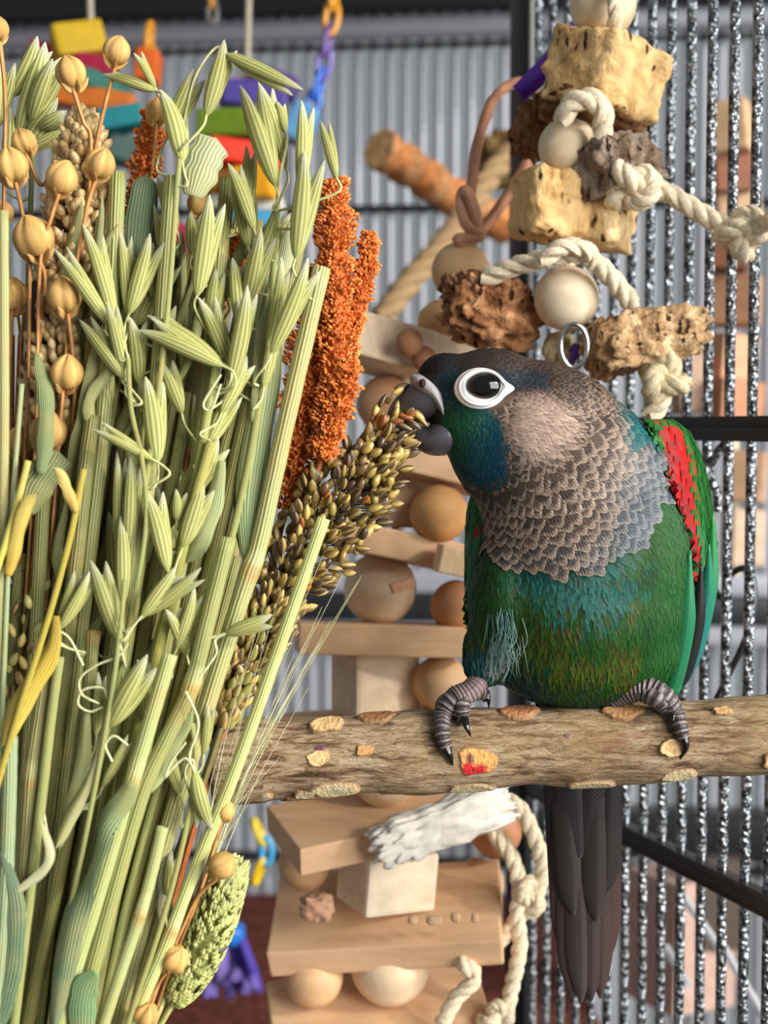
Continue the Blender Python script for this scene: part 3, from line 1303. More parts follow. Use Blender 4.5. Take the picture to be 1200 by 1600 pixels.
# cere: pale swollen skin above the beak with a nostril
loftpx('cere', [(694, 652, -5, 4, 48), (690, 637, -5, 8, 56), (680, 617, -5, 14, 57), (664, 603, -5, 18, 50), (651, 593, -5, 13, 38), (643, 587, -5, 5, 22)],
       M['cere'], lin(158, 156, 158), parrot)['label'] = 'pale grey cere above the beak'
m_ = MB()
ellipsoid(m_, PW(660, 599, -53), axes_px(5.5, 7, 4.5, D0), lin(50, 28, 28))
m_.build('nostril', M['skin'], parrot)

# wings
RW = [(655, 1004, 1050), (675, 1020, 1076), (705, 1028, 1092), (745, 1042, 1103), (795, 1060, 1112), (850, 1076, 1118), (920, 1084, 1113), (980, 1076, 1098), (1030, 1060, 1080), (1085, 1042, 1056)]


def wing(name, rows, mirror, red, w0, depth, label):
    ys = np.linspace(rows[0][0], rows[-1][0], 44)
    vs, fs, uv, cs = [], [], [], []
    na = 26
    norm = []
    w0s = []
    for y in ys:
        xl, xr = interp(rows, y)
        h = hit(xl + 4 if not mirror else xr - 4, y)[0]
        w0s.append(w0 if mirror else (topx(h)[2] - D0) / kpx - 9 if h is not None else (w0s[-1] + 3 if w0s else w0))
    w0s = np.convolve(np.pad(w0s, 4, mode='edge'), np.ones(9) / 9, 'valid')
    for y, w0 in zip(ys, w0s):
        xl, xr = interp(rows, y)
        t = (y - ys[0]) / (ys[-1] - ys[0])
        fat = math.sin(math.pi * min(1, t * 0.9 + 0.12)) ** 0.6
        for k in range(na):
            a = 2 * math.pi * k / na
            # section: leaf-shaped, front edge at w0, running to the back
            ux = (1 - math.cos(a)) / 2          # 0 front edge .. 1 back edge
            th = math.sin(a)
            bend = math.sin(ux * math.pi / 2)
            if not mirror:
                x = xl + (xr - xl) * bend + th * 6
            else:
                x = xr - (xr - xl) * bend - th * 6
            w = w0 + depth * fat * ux ** 1.3 + 12 * t - th * 5
            vs.append(PW(x, y, w)); uv.append((k / na, t))
            f = ux
            c = GRN
            rr = red(y)
            if rr[0] <= bend <= rr[1]:
                c = lin(180, 14, 14)
            elif y > 880 and bend < 0.35:
                c = lin(12, 16, 14)
            else:
                c = mixc(lin(18, 82, 26), lin(14, 120, 70), sstep(800, 1000, y))
            cs.append(c)
    m = len(ys)
    for i in range(m - 1):
        for k in range(na):
            k2 = (k + 1) % na
            fs.append((i * na + k, i * na + k2, (i + 1) * na + k2, (i + 1) * na + k))
    fs.append(tuple(range(na))[::-1]); fs.append(tuple((m - 1) * na + k for k in range(na)))
    mb = MB(); mb.add(vs, fs, uv, cs)
    o = mb.build(name, M['skin'], parrot)
    o['label'] = label
    # coverts lie over it
    bvh = BVHTree.FromPolygons([Vector(v) for v in vs], fs)
    cv = MB()
    got = []
    for _ in range(2600):
        y = random.uniform(rows[0][0] + 4, 930 if not mirror else rows[-1][0] - 20)
        xl, xr = interp(rows, y)
        x = random.uniform(xl - 5, xr + 5)
        dd = (P(x, y, 1.0) - CAM).normalized()
        r = bvh.ray_cast(CAM, dd)
        if r[0] is None:
            continue
        bend = (x - xl) / (xr - xl) if not mirror else (xr - x) / (xr - xl)
        rr = red(y)
        if rr[0] <= bend <= rr[1]:
            c = mixc(lin(164, 6, 8), lin(118, 6, 10), random.random()); e = mixc(c, lin(180, 22, 16), 0.3); L, wr, sp = 34, 0.6, 11
            if y > 790:
                c = mixc(c, lin(140, 24, 26), 0.4)
        elif y > 880 and bend < 0.5:
            c = lin(14, 20, 18); e = lin(20, 40, 34); L, wr, sp = 40, 0.4, 12
        else:
            c = mixc(lin(18, 88, 24), lin(20, 112, 34), random.random()); e = mixc(c, lin(60, 140, 50), 0.35); L, wr, sp = 32, 0.55, 9
            if y > 820:
                c = mixc(c, lin(16, 126, 74), 0.6); L = 55; wr = 0.35
        if any((x - g[0]) ** 2 + (y - g[1]) ** 2 < sp * sp for g in got):
            continue
        got.append((x, y))
        add_feather(cv, r[0], r[1], -UP + RT * ((0.1 if y < 850 else -0.25) * (1 if not mirror else -0.6)), L, L * wr, c, e, 2.5, 0.06, bvh=bvh)
    tag(cv.build('wing_coverts', M['feather'], o, True, None, True), kind='stuff')
    return o


def blade(parent, pts, wpx, c0, c1, name='flight_feather', w0=0):
    """long feather with a shaft: pts = (x, y, w) pixels"""
    path = [PW(*p) for p in catmull([np.array(q, float) for q in pts], 18)]
    n = len(path)
    wd = [wpx * kpx * (0.12 + 0.88 * min(1, i / (n * 0.35))) * (1 - 0.9 * max(0, (i / (n - 1) - 0.80) / 0.20) ** 2.0) for i in range(n)]
    mb = MB()
    ribbon(mb, path, wd, [mixc(c0, c1, i / (n - 1)) for i in range(n)], 0.0, 0.00018, 0.3, 8)
    mb.e = mb.c
    o = mb.build(name, M['feather_long'], parent)
    return o


def mat_long_feather():
    m, nt, b = newmat('long_feather_vane')
    g = NG(nt)
    u, v = g.uv()
    uu = g.math('ABSOLUTE', g.math('MULTIPLY_ADD', u, 2.0, -1.0))
    nz = g.noise(260, 2)
    ph = g.math('ADD', g.math('MULTIPLY', uu, 30.0), g.math('MULTIPLY', v, -5200.0))
    s = g.math('MULTIPLY_ADD', g.math('SINE', g.math('ADD', ph, g.math('MULTIPLY', nz, 5.0))), 0.5, 0.5)
    c = g.mix(s, g.mix(1.0, g.attr('col'), (0.82,) * 3, 'MULTIPLY'), g.attr('col'))
    shaft = g.ramp(uu, [(0.03, 1.0), (0.08, 0.0)])
    c = g.mix(g.math('MULTIPLY', shaft, 0.5), c, (0.005, 0.005, 0.005))
    g.l(c, b.inputs['Base Color'])
    b.inputs['Roughness'].default_value = 0.42
    b.inputs['Sheen Weight'].default_value = 0.1
    g.bump(b, s, 0.2, 0.0002)
    return m


M['feather_long'] = mat_long_feather()


def red_r(y):
    if y < 664 or y > 905:
        return (2, 2)
    return interp([(664, 0.25, 0.65), (700, 0.12, 0.72), (745, 0.02, 0.62), (790, 0.0, 0.42), (850, 0.0, 0.42), (905, 0.0, 0.25)], y)


wr_ = wing('wing', RW, False, red_r, -40, 190, 'folded wing with a long red stripe along its front edge')
blade(wr_, [(1078, 860, -60), (1074, 960, -45), (1060, 1040, -20), (1044, 1092, 0)], 30, lin(16, 120, 76), lin(10, 104, 66))
blade(wr_, [(1096, 880, -50), (1092, 960, -34), (1076, 1035, -8), (1054, 1085, 15)], 24, lin(14, 16, 16), lin(8, 20, 24))
blade(wr_, [(1108, 850, -36), (1105, 930, -16), (1086, 1015, 8), (1060, 1082, 30)], 24, lin(18, 128, 84), lin(14, 96, 118))
blade(wr_, [(1114, 800, 0), (1112, 900, 16), (1092, 1000, 32), (1066, 1070, 50)], 26, lin(32, 140, 54), lin(16, 110, 110))
LWG = [(772, 738, 800), (800, 731, 788), (860, 728, 782), (900, 729, 778), (950, 731, 772), (985, 738, 768)]
wl_ = wing('wing', LWG, True, lambda y: (0.15, 0.72) if 815 < y < 905 else (2, 2), 6, 110, 'far folded wing, mostly hidden by the breast')
blade(wl_, [(752, 830, 2), (744, 900, 14), (742, 960, 24)], 22, lin(12, 90, 48), lin(10, 90, 84))

# tail
DKT = lin(34, 31, 33)
TF = [  # (base x, base y, w) -> (tip x, tip y, w), width, base colour, tip colour
    ((866, 1150, 70), (884, 1500, 150), 42, lin(36, 33, 35), lin(112, 78, 72)), ((950, 1150, 70), (952, 1500, 150), 42, lin(34, 30, 32), lin(98, 66, 62)),
    ((878, 1150, 72), (894, 1560, 158), 44, lin(38, 35, 37), lin(96, 72, 68)), ((942, 1150, 72), (938, 1560, 158), 44, lin(34, 31, 33), lin(92, 68, 64)),
    ((900, 1150, 66), (908, 1566, 152), 50, lin(46, 42, 44), lin(84, 66, 64)), ((922, 1150, 66), (924, 1564, 154), 48, lin(44, 41, 43), lin(80, 62, 60)),
    ((868, 1140, 52), (882, 1330, 100), 52, lin(30, 27, 29), lin(40, 36, 38)), ((955, 1140, 52), (946, 1400, 112), 50, lin(28, 26, 28), lin(46, 38, 38)),
    ((880, 1140, 48), (896, 1430, 118), 50, lin(32, 30, 32), lin(66, 56, 54)), ((930, 1140, 48), (932, 1440, 118), 52, lin(30, 28, 30), lin(64, 52, 50)),
    ((890, 1135, 40), (906, 1340, 94), 66, lin(58, 55, 56), lin(52, 48, 50)), ((925, 1135, 40), (918, 1338, 94), 62, lin(40, 36, 37), lin(44, 40, 41))]
for a, b_, wpx, c0, c1 in TF:
    mid = tuple((a[i] + b_[i]) / 2 for i in range(3))
    blade(parrot, [a, (mid[0], mid[1], mid[2] - 6), b_], wpx, tuple(q * 0.55 for q in c0), tuple(q * 0.6 for q in c1), 'tail_feather')


# feet
def footpart(mb, pts, radii, sides=16, scale_px=9.0, c0=lin(72, 64, 64), c1=lin(58, 50, 52), res=40):
    path = [PW(*p) for p in catmull([np.array(q, float) for q in pts], res)]
    rr = np.interp(np.linspace(0, 1, res), np.linspace(0, 1, len(radii)), radii)
    Ls = np.cumsum([0] + [(path[i + 1] - path[i]).length / kpx for i in range(res - 1)])
    rr = [r * (1 + 0.055 * math.sin(2 * math.pi * l / scale_px + 0.6)) * kpx for r, l in zip(rr, Ls)]
    tube(mb, path, rr, sides, [mixc(c0, c1, i / res) for i in range(res)], vscale=scale_px * kpx)


def claw(parent, pts, r):
    path = [PW(*p) for p in catmull([np.array(q, float) for q in pts], 14)]
    mb = MB()
    tube(mb, path, [r * kpx * (1 - (i / 13) ** 1.6 * 0.93) for i in range(14)], 12, lin(20, 20, 22))
    mb.build('claw', M['claw'], parent)['label'] = 'curved glossy black claw'


def on(px, py, off):
    return (px, py, perch_front_w(px, py) - off)


fm = MB()
footpart(fm, [(765, 1040, -12), (752, 1058, -18), (736, 1078, -28), (712, 1092, -34)], [15, 16, 17, 20], scale_px=6, c0=lin(168, 138, 136), c1=lin(84, 74, 74))
footpart(fm, [(735, 1078, -22), (708, 1094, -34), on(692, 1118, 8), on(691, 1145, 8), on(698, 1172, 6)], [15, 18, 14, 12, 9], scale_px=9)
footpart(fm, [(728, 1085, -26), (722, 1100, -44), on(723, 1120, 9), on(726, 1130, 5)], [14, 13, 11, 8], scale_px=8)
footpart(fm, [(722, 1088, -18), (742, 1082, -14), (755, 1083, -8), (760, 1092, -2)], [12, 13, 11, 7], scale_px=8)
footpart(fm, [(712, 1092, -20), (696, 1096, 10), (690, 1108, 40), (690, 1140, 60)], [13, 12, 11, 9], scale_px=9)
foot = fm.build('foot', M['scaly'], parrot)
foot['label'] = 'grey scaly foot gripping the perch'
claw(foot, [on(697, 1168, 8), on(703, 1182, 9), on(708, 1198, 3)], 7.5)
claw(foot, [on(724, 1120, 12), on(729, 1135, 13), on(736, 1152, 4)], 7)
claw(foot, [(758, 1082, -8), (763, 1093, -10), (764, 1108, -6)], 5.5)
fm = MB()
footpart(fm, [(960, 1086, -22), (985, 1078, -40), (1012, 1076, -52), (1030, 1084, -58)], [20, 19, 18, 17], scale_px=6, c0=lin(78, 68, 68), c1=lin(74, 64, 64))
footpart(fm, [(1005, 1075, -46), (1036, 1086, -62), on(1054, 1112, 9), on(1063, 1136, 8), on(1068, 1156, 6)], [17, 16, 14, 12, 9], scale_px=9)
footpart(fm, [(1005, 1082, -52), (1028, 1092, -66), on(1042, 1106, 9), on(1050, 1114, 6)], [15, 15, 13, 9], scale_px=8)
footpart(fm, [(985, 1085, -35), (1000, 1080, 0), (1010, 1088, 35), (1012, 1120, 62)], [14, 13, 12, 9], scale_px=9)
foot = fm.build('foot', M['scaly'], parrot)
foot['label'] = 'grey scaly foot clenched over the top of the perch'
claw(foot, [on(1068, 1150, 9), on(1071, 1168, 10), on(1061, 1189, 3)], 7.5)
claw(foot, [on(1047, 1106, 13), on(1052, 1122, 13), on(1048, 1146, 4)], 7)

# ------------------------------------------------------------------ dried bouquet
S_PALE = lin(204, 203, 146); S_GRN = lin(166, 170, 110); S_OL = lin(130, 131, 76); S_YEL = lin(214, 194, 84); S_BLU = lin(150, 168, 136)
NODEC = lin(190, 148, 78)
stalks = []       # (object, world path)


def stalk(pts, w, d, col, label, group=None, hollow=True, nodes=(), name='oat_stalk', mat='straw', col2=None, w2=None, cat='stalk', res=46):
    """a straw: pixels from its cut top down to below the frame; d = distance or (top, bottom)"""
    dd = d if isinstance(d, tuple) else (d, d)
    pp = catmull([np.array(p, float) for p in pts], res)
    ys = [p[1] for p in pp]
    path = [P(p[0], p[1], dd[0] + (dd[1] - dd[0]) * i / (res - 1)) for i, p in enumerate(pp)]
    k = K((dd[0] + dd[1]) / 2)
    R, C = [], []
    for i, y in enumerate(ys):
        t = i / (res - 1)
        r = (w + ((w2 or w) - w) * t) * 0.5 * (1 + 0.02 * math.sin(i * 1.7))
        c = mixc(col, col2 or col, t)
        for ny in nodes:
            q = (y - ny) / 16.0
            if abs(q) < 2.2:
                r *= 1 + 0.16 * math.exp(-q * q)
                c = mixc(c, NODEC, 0.75 * math.exp(-(q * 1.6) ** 2))
                if -2.2 < q < -0.5:
                    c = mixc(c, lin(226, 222, 170), 0.5)
        R.append(r * k); C.append(c)
    mb = MB()
    tube(mb, path, R, 14, C, True, hollow, lin(232, 232, 182), 0.85)
    o = tag(mb.build(name, M[mat], None, True, path[-1]), label, cat, group)
    stalks.append((o, path))
    return o


OATG = 'olive straws packed inside the bouquet'
# foremost straws, each with its own look
stalk([(503, 418), (470, 560), (438, 700), (405, 850), (386, 905), (340, 1050), (262, 1300), (190, 1560), (150, 1760)], 29, (.335, .325), S_PALE, 'thick pale straw with cut top in front of the orange amaranth', nodes=(893,))
F2 = stalk([(506, 810), (440, 1000), (365, 1210), (300, 1370), (262, 1470), (212, 1590), (160, 1760)], 21, (.330, .318), lin(208, 212, 148), 'slim pale straw crossing in front of the cut end of the perch', nodes=(1458,))
F3 = stalk([(357, 840), (322, 980), (298, 1075), (258, 1160), (220, 1245), (170, 1420), (125, 1590), (90, 1760)], 26, (.322, .310), S_GRN, 'green straw with a brown joint beside the yellow-green oat tuft', nodes=(1072,))
F4 = stalk([(266, 1022), (240, 1110), (208, 1218), (165, 1360), (105, 1560), (60, 1760)], 25, (.318, .310), lin(190, 200, 140), 'pale hollow straw with curled leaf wrapped at its joint', nodes=(1225,))
F5 = stalk([(254, 1292), (238, 1360), (218, 1432), (185, 1530), (150, 1640), (120, 1760)], 19, (.316, .310), lin(196, 204, 146), 'short hollow straw with a brown joint low in the bouquet', nodes=(1432,))
F6 = stalk([(184, 270), (176, 450), (162, 650), (140, 850), (112, 1100), (82, 1350), (55, 1600), (35, 1760)], 27, (.338, .322), S_GRN, 'long green straw with square-cut top beside the tan sorghum head')
F7 = stalk([(268, 276), (258, 420), (246, 600), (226, 800), (190, 1050), (150, 1300), (105, 1560), (75, 1760)], 25, (.336, .322), S_GRN, 'long ribbed straw cut flat beneath the topmost oat husks')
F8 = stalk([(5, 330), (6, 550), (5, 760), (-4, 1100), (-20, 1500), (-30, 1760)], 17, (.318, .31), S_PALE, 'straight pale straw at the outer side of the flax pods')
F8b = stalk([(34, 600), (26, 700), (15, 850), (6, 1050), (-6, 1350), (-20, 1760)], 8, (.316, .31), lin(186, 204, 160), 'thin bluish-green straw beside the dark dried leaf')
F9 = stalk([(131, 733), (112, 830), (86, 930), (62, 1010), (30, 1110), (-10, 1250), (-60, 1460), (-110, 1760)], 10, (.312, .305), S_YEL, 'thin bright yellow straw with a curled yellow leaf', col2=S_YEL)
F9b = stalk([(44, 720), (26, 790), (8, 850), (-14, 930), (-50, 1150), (-90, 1500), (-120, 1760)], 11, (.313, .305), lin(220, 208, 110), 'short bright yellow straw leaning out of the bouquet', col2=S_YEL)
F10 = stalk([(356, 282), (352, 330), (344, 400), (330, 560), (296, 800), (240, 1100), (170, 1450), (110, 1760)], 27, (.345, .325), S_GRN, 'hollow straw with torn top between the oat husks', w2=20)
F11 = stalk([(93, 1026), (80, 1120), (66, 1240), (44, 1420), (22, 1600), (5, 1760)], 16, (.316, .31), S_GRN, 'short cut straw of a close pair beside the yellow leaf', nodes=())
F11b = stalk([(74, 1030), (62, 1120), (48, 1225), (34, 1420), (18, 1600), (0, 1760)], 24, (.318, .312), lin(170, 164, 116), 'tan-streaked straw with a ragged joint beside the yellow leaf', nodes=(1222,))
F12 = stalk([(145, 985), (136, 1100), (112, 1260), (80, 1430), (44, 1600), (15, 1760)], 22, (.322, .314), S_OL, 'olive straw with a shaggy joint among the oat tufts', nodes=(990,))
F13 = stalk([(16, 1150), (14, 1250), (8, 1400), (-6, 1600), (-14, 1760)], 24, (.312, .308), S_BLU, 'blue-green straw with a split top under the yellow leaf')
F14 = stalk([(145, 650), (135, 720), (122, 850), (98, 1050), (70, 1300), (40, 1560), (20, 1760)], 25, (.332, .32), S_OL, 'square-cut olive straw under the sideways oat husk')
F15 = stalk([(330, 690), (300, 800), (262, 960), (225, 1100), (175, 1300), (110, 1560), (75, 1760)], 16, (.328, .318), lin(186, 184, 100), 'yellowish branching stem carrying oat husks', hollow=False)
F16 = stalk([(340, 560), (322, 660), (296, 800), (250, 990), (200, 1180), (140, 1420), (80, 1680), (60, 1760)], 14, (.332, .32), lin(176, 180, 110), 'slender oat stem rising between the pale straws', hollow=False)
F17 = stalk([(432, 330), (424, 480), (404, 640), (372, 800), (330, 950), (270, 1150), (200, 1400), (140, 1680), (120, 1760)], 12, (.338, .324), lin(170, 178, 112), 'slender oat stem reaching the tall husks near the amaranth', hollow=False)
F18 = stalk([(285, 200), (276, 300), (262, 480), (236, 700), (196, 950), (150, 1200), (95, 1500), (60, 1760)], 9, (.333, .32), lin(180, 184, 116), 'thin oat stem under the topmost husks', hollow=False)
F19 = stalk([(200, 560), (205, 640), (222, 720), (228, 820), (205, 960), (160, 1180), (100, 1480), (60, 1760)], 8, (.328, .316), lin(176, 182, 116), 'thin bowed oat stem with paired husks', hollow=False)
F20 = stalk([(195, 905), (188, 980), (172, 1100), (135, 1300), (90, 1520), (55, 1760)], 8, (.316, .31), lin(190, 196, 132), 'thin oat stem bearing the broad front husks', hollow=False)
F21 = stalk([(60, 90), (52, 220), (45, 420), (40, 700), (30, 1000), (10, 1400), (-10, 1760)], 9, (.365, .345), lin(150, 160, 110), 'thin oat stem behind the flax pods', hollow=False)
F22 = stalk([(300, 1130), (305, 1200), (285, 1320), (250, 1450), (200, 1600), (160, 1760)], 9, (.326, .316), lin(170, 170, 110), 'thin stem with a drooping husk beside the perch end', hollow=False)
OLAB = [('dull olive straw packed behind the yellow straws and flax pods', 'olive straws behind the yellow straws'),
        ('dull olive straw packed among the oat husks in the heart of the bouquet', OATG),
        ('dull olive straw packed on the side of the bouquet next to the amaranth', 'olive straws on the amaranth side')]
# the mass of straws behind: a fan that closes towards the bottom
for i in range(84):
    u = (i % 58) / 57 if i < 58 else random.uniform(0.3, 0.97)
    xb = -70 + 248 * u + random.uniform(-10, 10)
    k = 0.02 + 0.25 * (max(0, xb + 40) / 225) + random.uniform(-0.03, 0.0)
    yt = random.uniform(330, 640) if 0.35 < u < 0.8 else random.uniform(560, 980)
    if u > 0.86:
        yt = random.uniform(560, 900)
    if u < 0.3:
        yt = random.uniform(720, 1050)
    xt = xb + k * (1600 - yt)
    dep = random.uniform(.336, .352) if i < 58 else random.uniform(.350, .360)
    if i >= 58:
        yt = random.uniform(300, 520)
        xt = xb + k * (1600 - yt)
    bow = random.uniform(-14, 14)
    pts = [(xt, yt), (xb + k * (1600 - yt) * 0.62 + bow, yt + (1600 - yt) * 0.38), (xb + k * (1600 - yt) * 0.28 + bow * 0.6, yt + (1600 - yt) * 0.72), (xb, 1600), (xb - k * 160, 1760)]
    c = mixc(mixc(S_OL, S_GRN, random.random()), lin(158, 146, 92), random.random() * 0.5)
    stalk(pts, random.uniform(15, 25), (dep, dep - 0.014), c, OLAB[0 if u < .3 else 1 if u < .7 else 2][0], OLAB[0 if u < .3 else 1 if u < .7 else 2][1],
          nodes=(random.uniform(yt + 150, 1500),), res=30)


# leaf blades, each part of the straw it grows on
def leaf(parent, pts, w, d, col, twist=None, col2=None, cup=0.3, res=30, tip=0.25, base=0.5, name='leaf_blade'):
    pp = catmull([np.array(p, float) for p in pts], res)
    dd = d if isinstance(d, tuple) else (d, d)
    path = [P(p[0], p[1], dd[0] + (dd[1] - dd[0]) * i / (res - 1)) for i, p in enumerate(pp)]
    kk = K(sum(dd) / 2)
    wd = []
    for i in range(res):
        t = i / (res - 1)
        q = base + (1 - base) * min(1, t / 0.25)
        if t > 1 - tip:
            q *= max(0.04, 1 - ((t - 1 + tip) / tip) ** 1.6)
        wd.append(w * kk * q * (1 + 0.06 * math.sin(t * 23)))
    tw = None
    if twist is not None:
        tw = list(np.interp(np.linspace(0, 1, res), np.linspace(0, 1, len(twist)), twist))
    mb = MB()
    ribbon(mb, path, wd, [mixc(col, col2 or col, i / (res - 1)) for i in range(res)], tw, 0.00013, cup, 8)
    return mb.build(name, M['leaf'], parent)


L_PAL = lin(184, 194, 146); L_GRN = lin(138, 152, 108); L_BLU = lin(120, 140, 116)
st = {n: o for n, o in zip(['f1', 'f2', 'f3', 'f4', 'f5', 'f6', 'f7', 'f8', 'f8b', 'f9', 'f9b', 'f10', 'f11', 'f11b', 'f12', 'f13', 'f14', 'f15', 'f16', 'f17', 'f18', 'f19', 'f20', 'f21', 'f22'], [q[0] for q in stalks])}
leaf(st['f1'], [(396, 900), (388, 800), (400, 700), (414, 600), (424, 480), (440, 380)], 44, (.331, .338), lin(160, 182, 136), [0.2, 0.1, 0.0, -0.2, -0.5], L_PAL)
leaf(st['f1'], [(395, 895), (380, 820), (385, 700), (392, 580), (404, 470), (420, 360)], 30, (.334, .342), L_GRN, [0.3, 0.5, 0.3], L_PAL)
leaf(st['f9'], [(118, 800), (114, 780), (108, 760), (98, 742), (84, 730)], 20, .310, lin(206, 170, 84), [0.2, 0.9, 0.3], lin(230, 206, 130), 0.7)
leaf(st['f9'], [(84, 962), (78, 1010), (58, 1050), (32, 1095), (10, 1140), (2, 1168)], 36, (.311, .308), lin(206, 176, 70), [0.8, 0.3, 0.2, 0.9], lin(216, 190, 90), 0.5)
leaf(st['f9b'], [(12, 900), (22, 870), (32, 830), (44, 790), (56, 772)], 22, .310, lin(212, 178, 70), [0.3, 0.7, 0.4], lin(222, 204, 120), 0.6)
leaf(st['f4'], [(206, 1222), (188, 1255), (160, 1290), (146, 1340), (128, 1390), (112, 1440), (95, 1530), (80, 1640)], 46, (.312, .309), lin(150, 166, 118), [0.3, 0.1, 0.9, 1.2, 0.4, 0.2, 0.0], L_BLU, 0.4)
leaf(st['f4'], [(206, 1222), (200, 1260), (186, 1300), (178, 1330)], 30, .314, lin(196, 204, 170), [0.2, 0.6, 0.4], lin(214, 220, 200), 0.5)
leaf(st['f13'], [(2, 1330), (14, 1400), (16, 1480), (2, 1560), (-20, 1640)], 44, (.309, .308), L_BLU, [0.1, 0.2, 0.3], lin(112, 140, 110), 0.3, base=0.2)
leaf(st['f13'], [(14, 1402), (40, 1385), (66, 1365), (80, 1340), (76, 1310), (62, 1275)], 16, .309, lin(206, 208, 182), [0.2, 0.5, 1.2], lin(190, 190, 150), 0.5)
leaf(st['f12'], [(134, 1110), (128, 1190), (110, 1260), (92, 1330)], 26, (.316, .314), lin(176, 182, 130), [0.4, 0.2, 0.8], L_PAL)
leaf(st['f12'], [(160, 1135), (150, 1180), (135, 1225), (118, 1260), (98, 1300), (86, 1328)], 20, (.314, .312), lin(204, 196, 160), [1.0, 0.6, 0.2, 0.4], lin(180, 188, 140), 0.5)
leaf(st['f5'], [(150, 1520), (132, 1545), (126, 1590), (130, 1660)], 44, .309, lin(136, 170, 128), [0.2, 0.0, 0.1], lin(120, 156, 112), 0.2, base=0.3)
leaf(st['f10'], [(262, 640), (264, 560), (268, 470), (262, 400), (225, 330), (232, 280)], 46, (.342, .346), L_BLU, [0.2, 0.3, 0.1], L_BLU, 0.3)
leaf(st['f6'], [(212, 600), (214, 480), (216, 390), (226, 300), (230, 272)], 46, (.339, .341), L_BLU, [0.0, 0.2, 0.2], lin(130, 150, 120), 0.2)
leaf(st['f7'], [(300, 306), (312, 270), (324, 240), (338, 216)], 56, (.332, .334), lin(176, 184, 142), [0.1, 0.2, 0.3], lin(196, 200, 170), 0.3, tip=0.1)
leaf(st['f14'], [(62, 740), (70, 690), (72, 610), (56, 545)], 26, (.326, .332), L_GRN, [0.0, 0.3, 0.9], L_GRN, 0.4)
leaf(st['f14'], [(40, 800), (58, 760), (78, 730), (92, 706)], 50, (.326, .33), lin(112, 122, 84), [0.3, 0.2], lin(120, 128, 88), 0.2, tip=0.08)
leaf(st['f14'], [(70, 650), (55, 590), (60, 500), (70, 420), (80, 400)], 30, (.343, .347), lin(74, 58, 56), [0.2, 0.4, 0.3], lin(86, 70, 64), 0.3).__setitem__('label', 'dark brown withered leaf')
leaf(st['f2'], [(262, 1470), (258, 1420), (262, 1370), (270, 1330)], 24, (.322, .326), lin(170, 172, 140), [0.5, 0.2, 0.8], lin(206, 208, 196), 0.5)
leaf(st['f16'], [(345, 720), (332, 790), (310, 850), (290, 880)], 30, (.328, .326), L_PAL, [0.5, 0.1, 0.5], L_GRN)
leaf(st['f3'], [(300, 1075), (285, 1130), (258, 1180), (236, 1240)], 30, (.323, .318), lin(160, 170, 116), [0.9, 0.5, 0.2], L_PAL)
leaf(st['f17'], [(400, 660), (412, 560), (428, 470), (446, 400), (452, 345)], 30, (.334, .338), lin(176, 188, 140), [0.5, 0.3, 0.1], lin(200, 206, 170))
leaf(st['f17'], [(330, 900), (352, 800), (372, 700), (384, 590), (392, 500)], 26, (.338, .342), L_GRN, [0.6, 0.3, 0.5], L_PAL)


# oat husks: a few shapes shared by all
def husk_mesh(seed):
    r = random.Random(seed)
    mb = MB()
    nA, nL = 12, 16
    for gi, (off, sc, ln) in enumerate(((-1, 1.0, 1.0), (1, 0.92, 0.94), (0.2, 0.66, 0.80))[:2 + (seed % 2)]):
        vs, fs, uv, cs = [], [], [], []
        spl = 0.16 + 0.14 * r.random()
        for j in range(nL + 1):
            t = j / nL
            prof = (t + 0.012) ** 0.55 * (1 - t) ** 0.72 * 1.85 * sc
            if j == nL:
                prof = 0.03
            cx = off * spl * (0.25 * math.sin(t * math.pi * 0.5) + 0.95 * t ** 3)
            cy = (0.10 if off > 0 else -0.12) * math.sin(t * math.pi) + (0.05 * off * t)
            for k in range(nA + 1):
                a = 2 * math.pi * k / nA
                vs.append((cx + math.cos(a) * prof * 0.40, cy + math.sin(a) * prof * 0.27, t * ln))
                uv.append((k / nA, t * 0.02))
                c = mixc(lin(204, 202, 138), lin(184, 184, 116), t * 1.2)
                c = mixc(c, lin(216, 216, 194), sstep(0.66, 1.0, t))
                c = mixc(c, lin(200, 206, 132), sstep(0.16, 0.0, t))
                cs.append(c)
        m = nA + 1
        for j in range(nL):
            for k in range(nA):
                fs.append((j * m + k, j * m + k + 1, (j + 1) * m + k + 1, (j + 1) * m + k))
        mb.add(vs, fs, uv, cs)
    o = mb.build('husk', M['glume'], None, True, (0, 0, 0))
    me = o.data
    bpy.data.objects.remove(o)
    return me


HUSKS = [husk_mesh(i) for i in range(6)]


def nearest(name_list, p):
    best = None
    for o, path in stalks:
        if name_list and o not in name_list:
            continue
        for q in path:
            d = (q - p).length
            if best is None or d < best[0]:
                best = (d, o, q)
    return best


HOSTS = [st[n] for n in ('f7', 'f10', 'f15', 'f16', 'f17', 'f18', 'f19', 'f20', 'f21', 'f22', 'f1', 'f2', 'f3', 'f4', 'f12')]
HC = 0


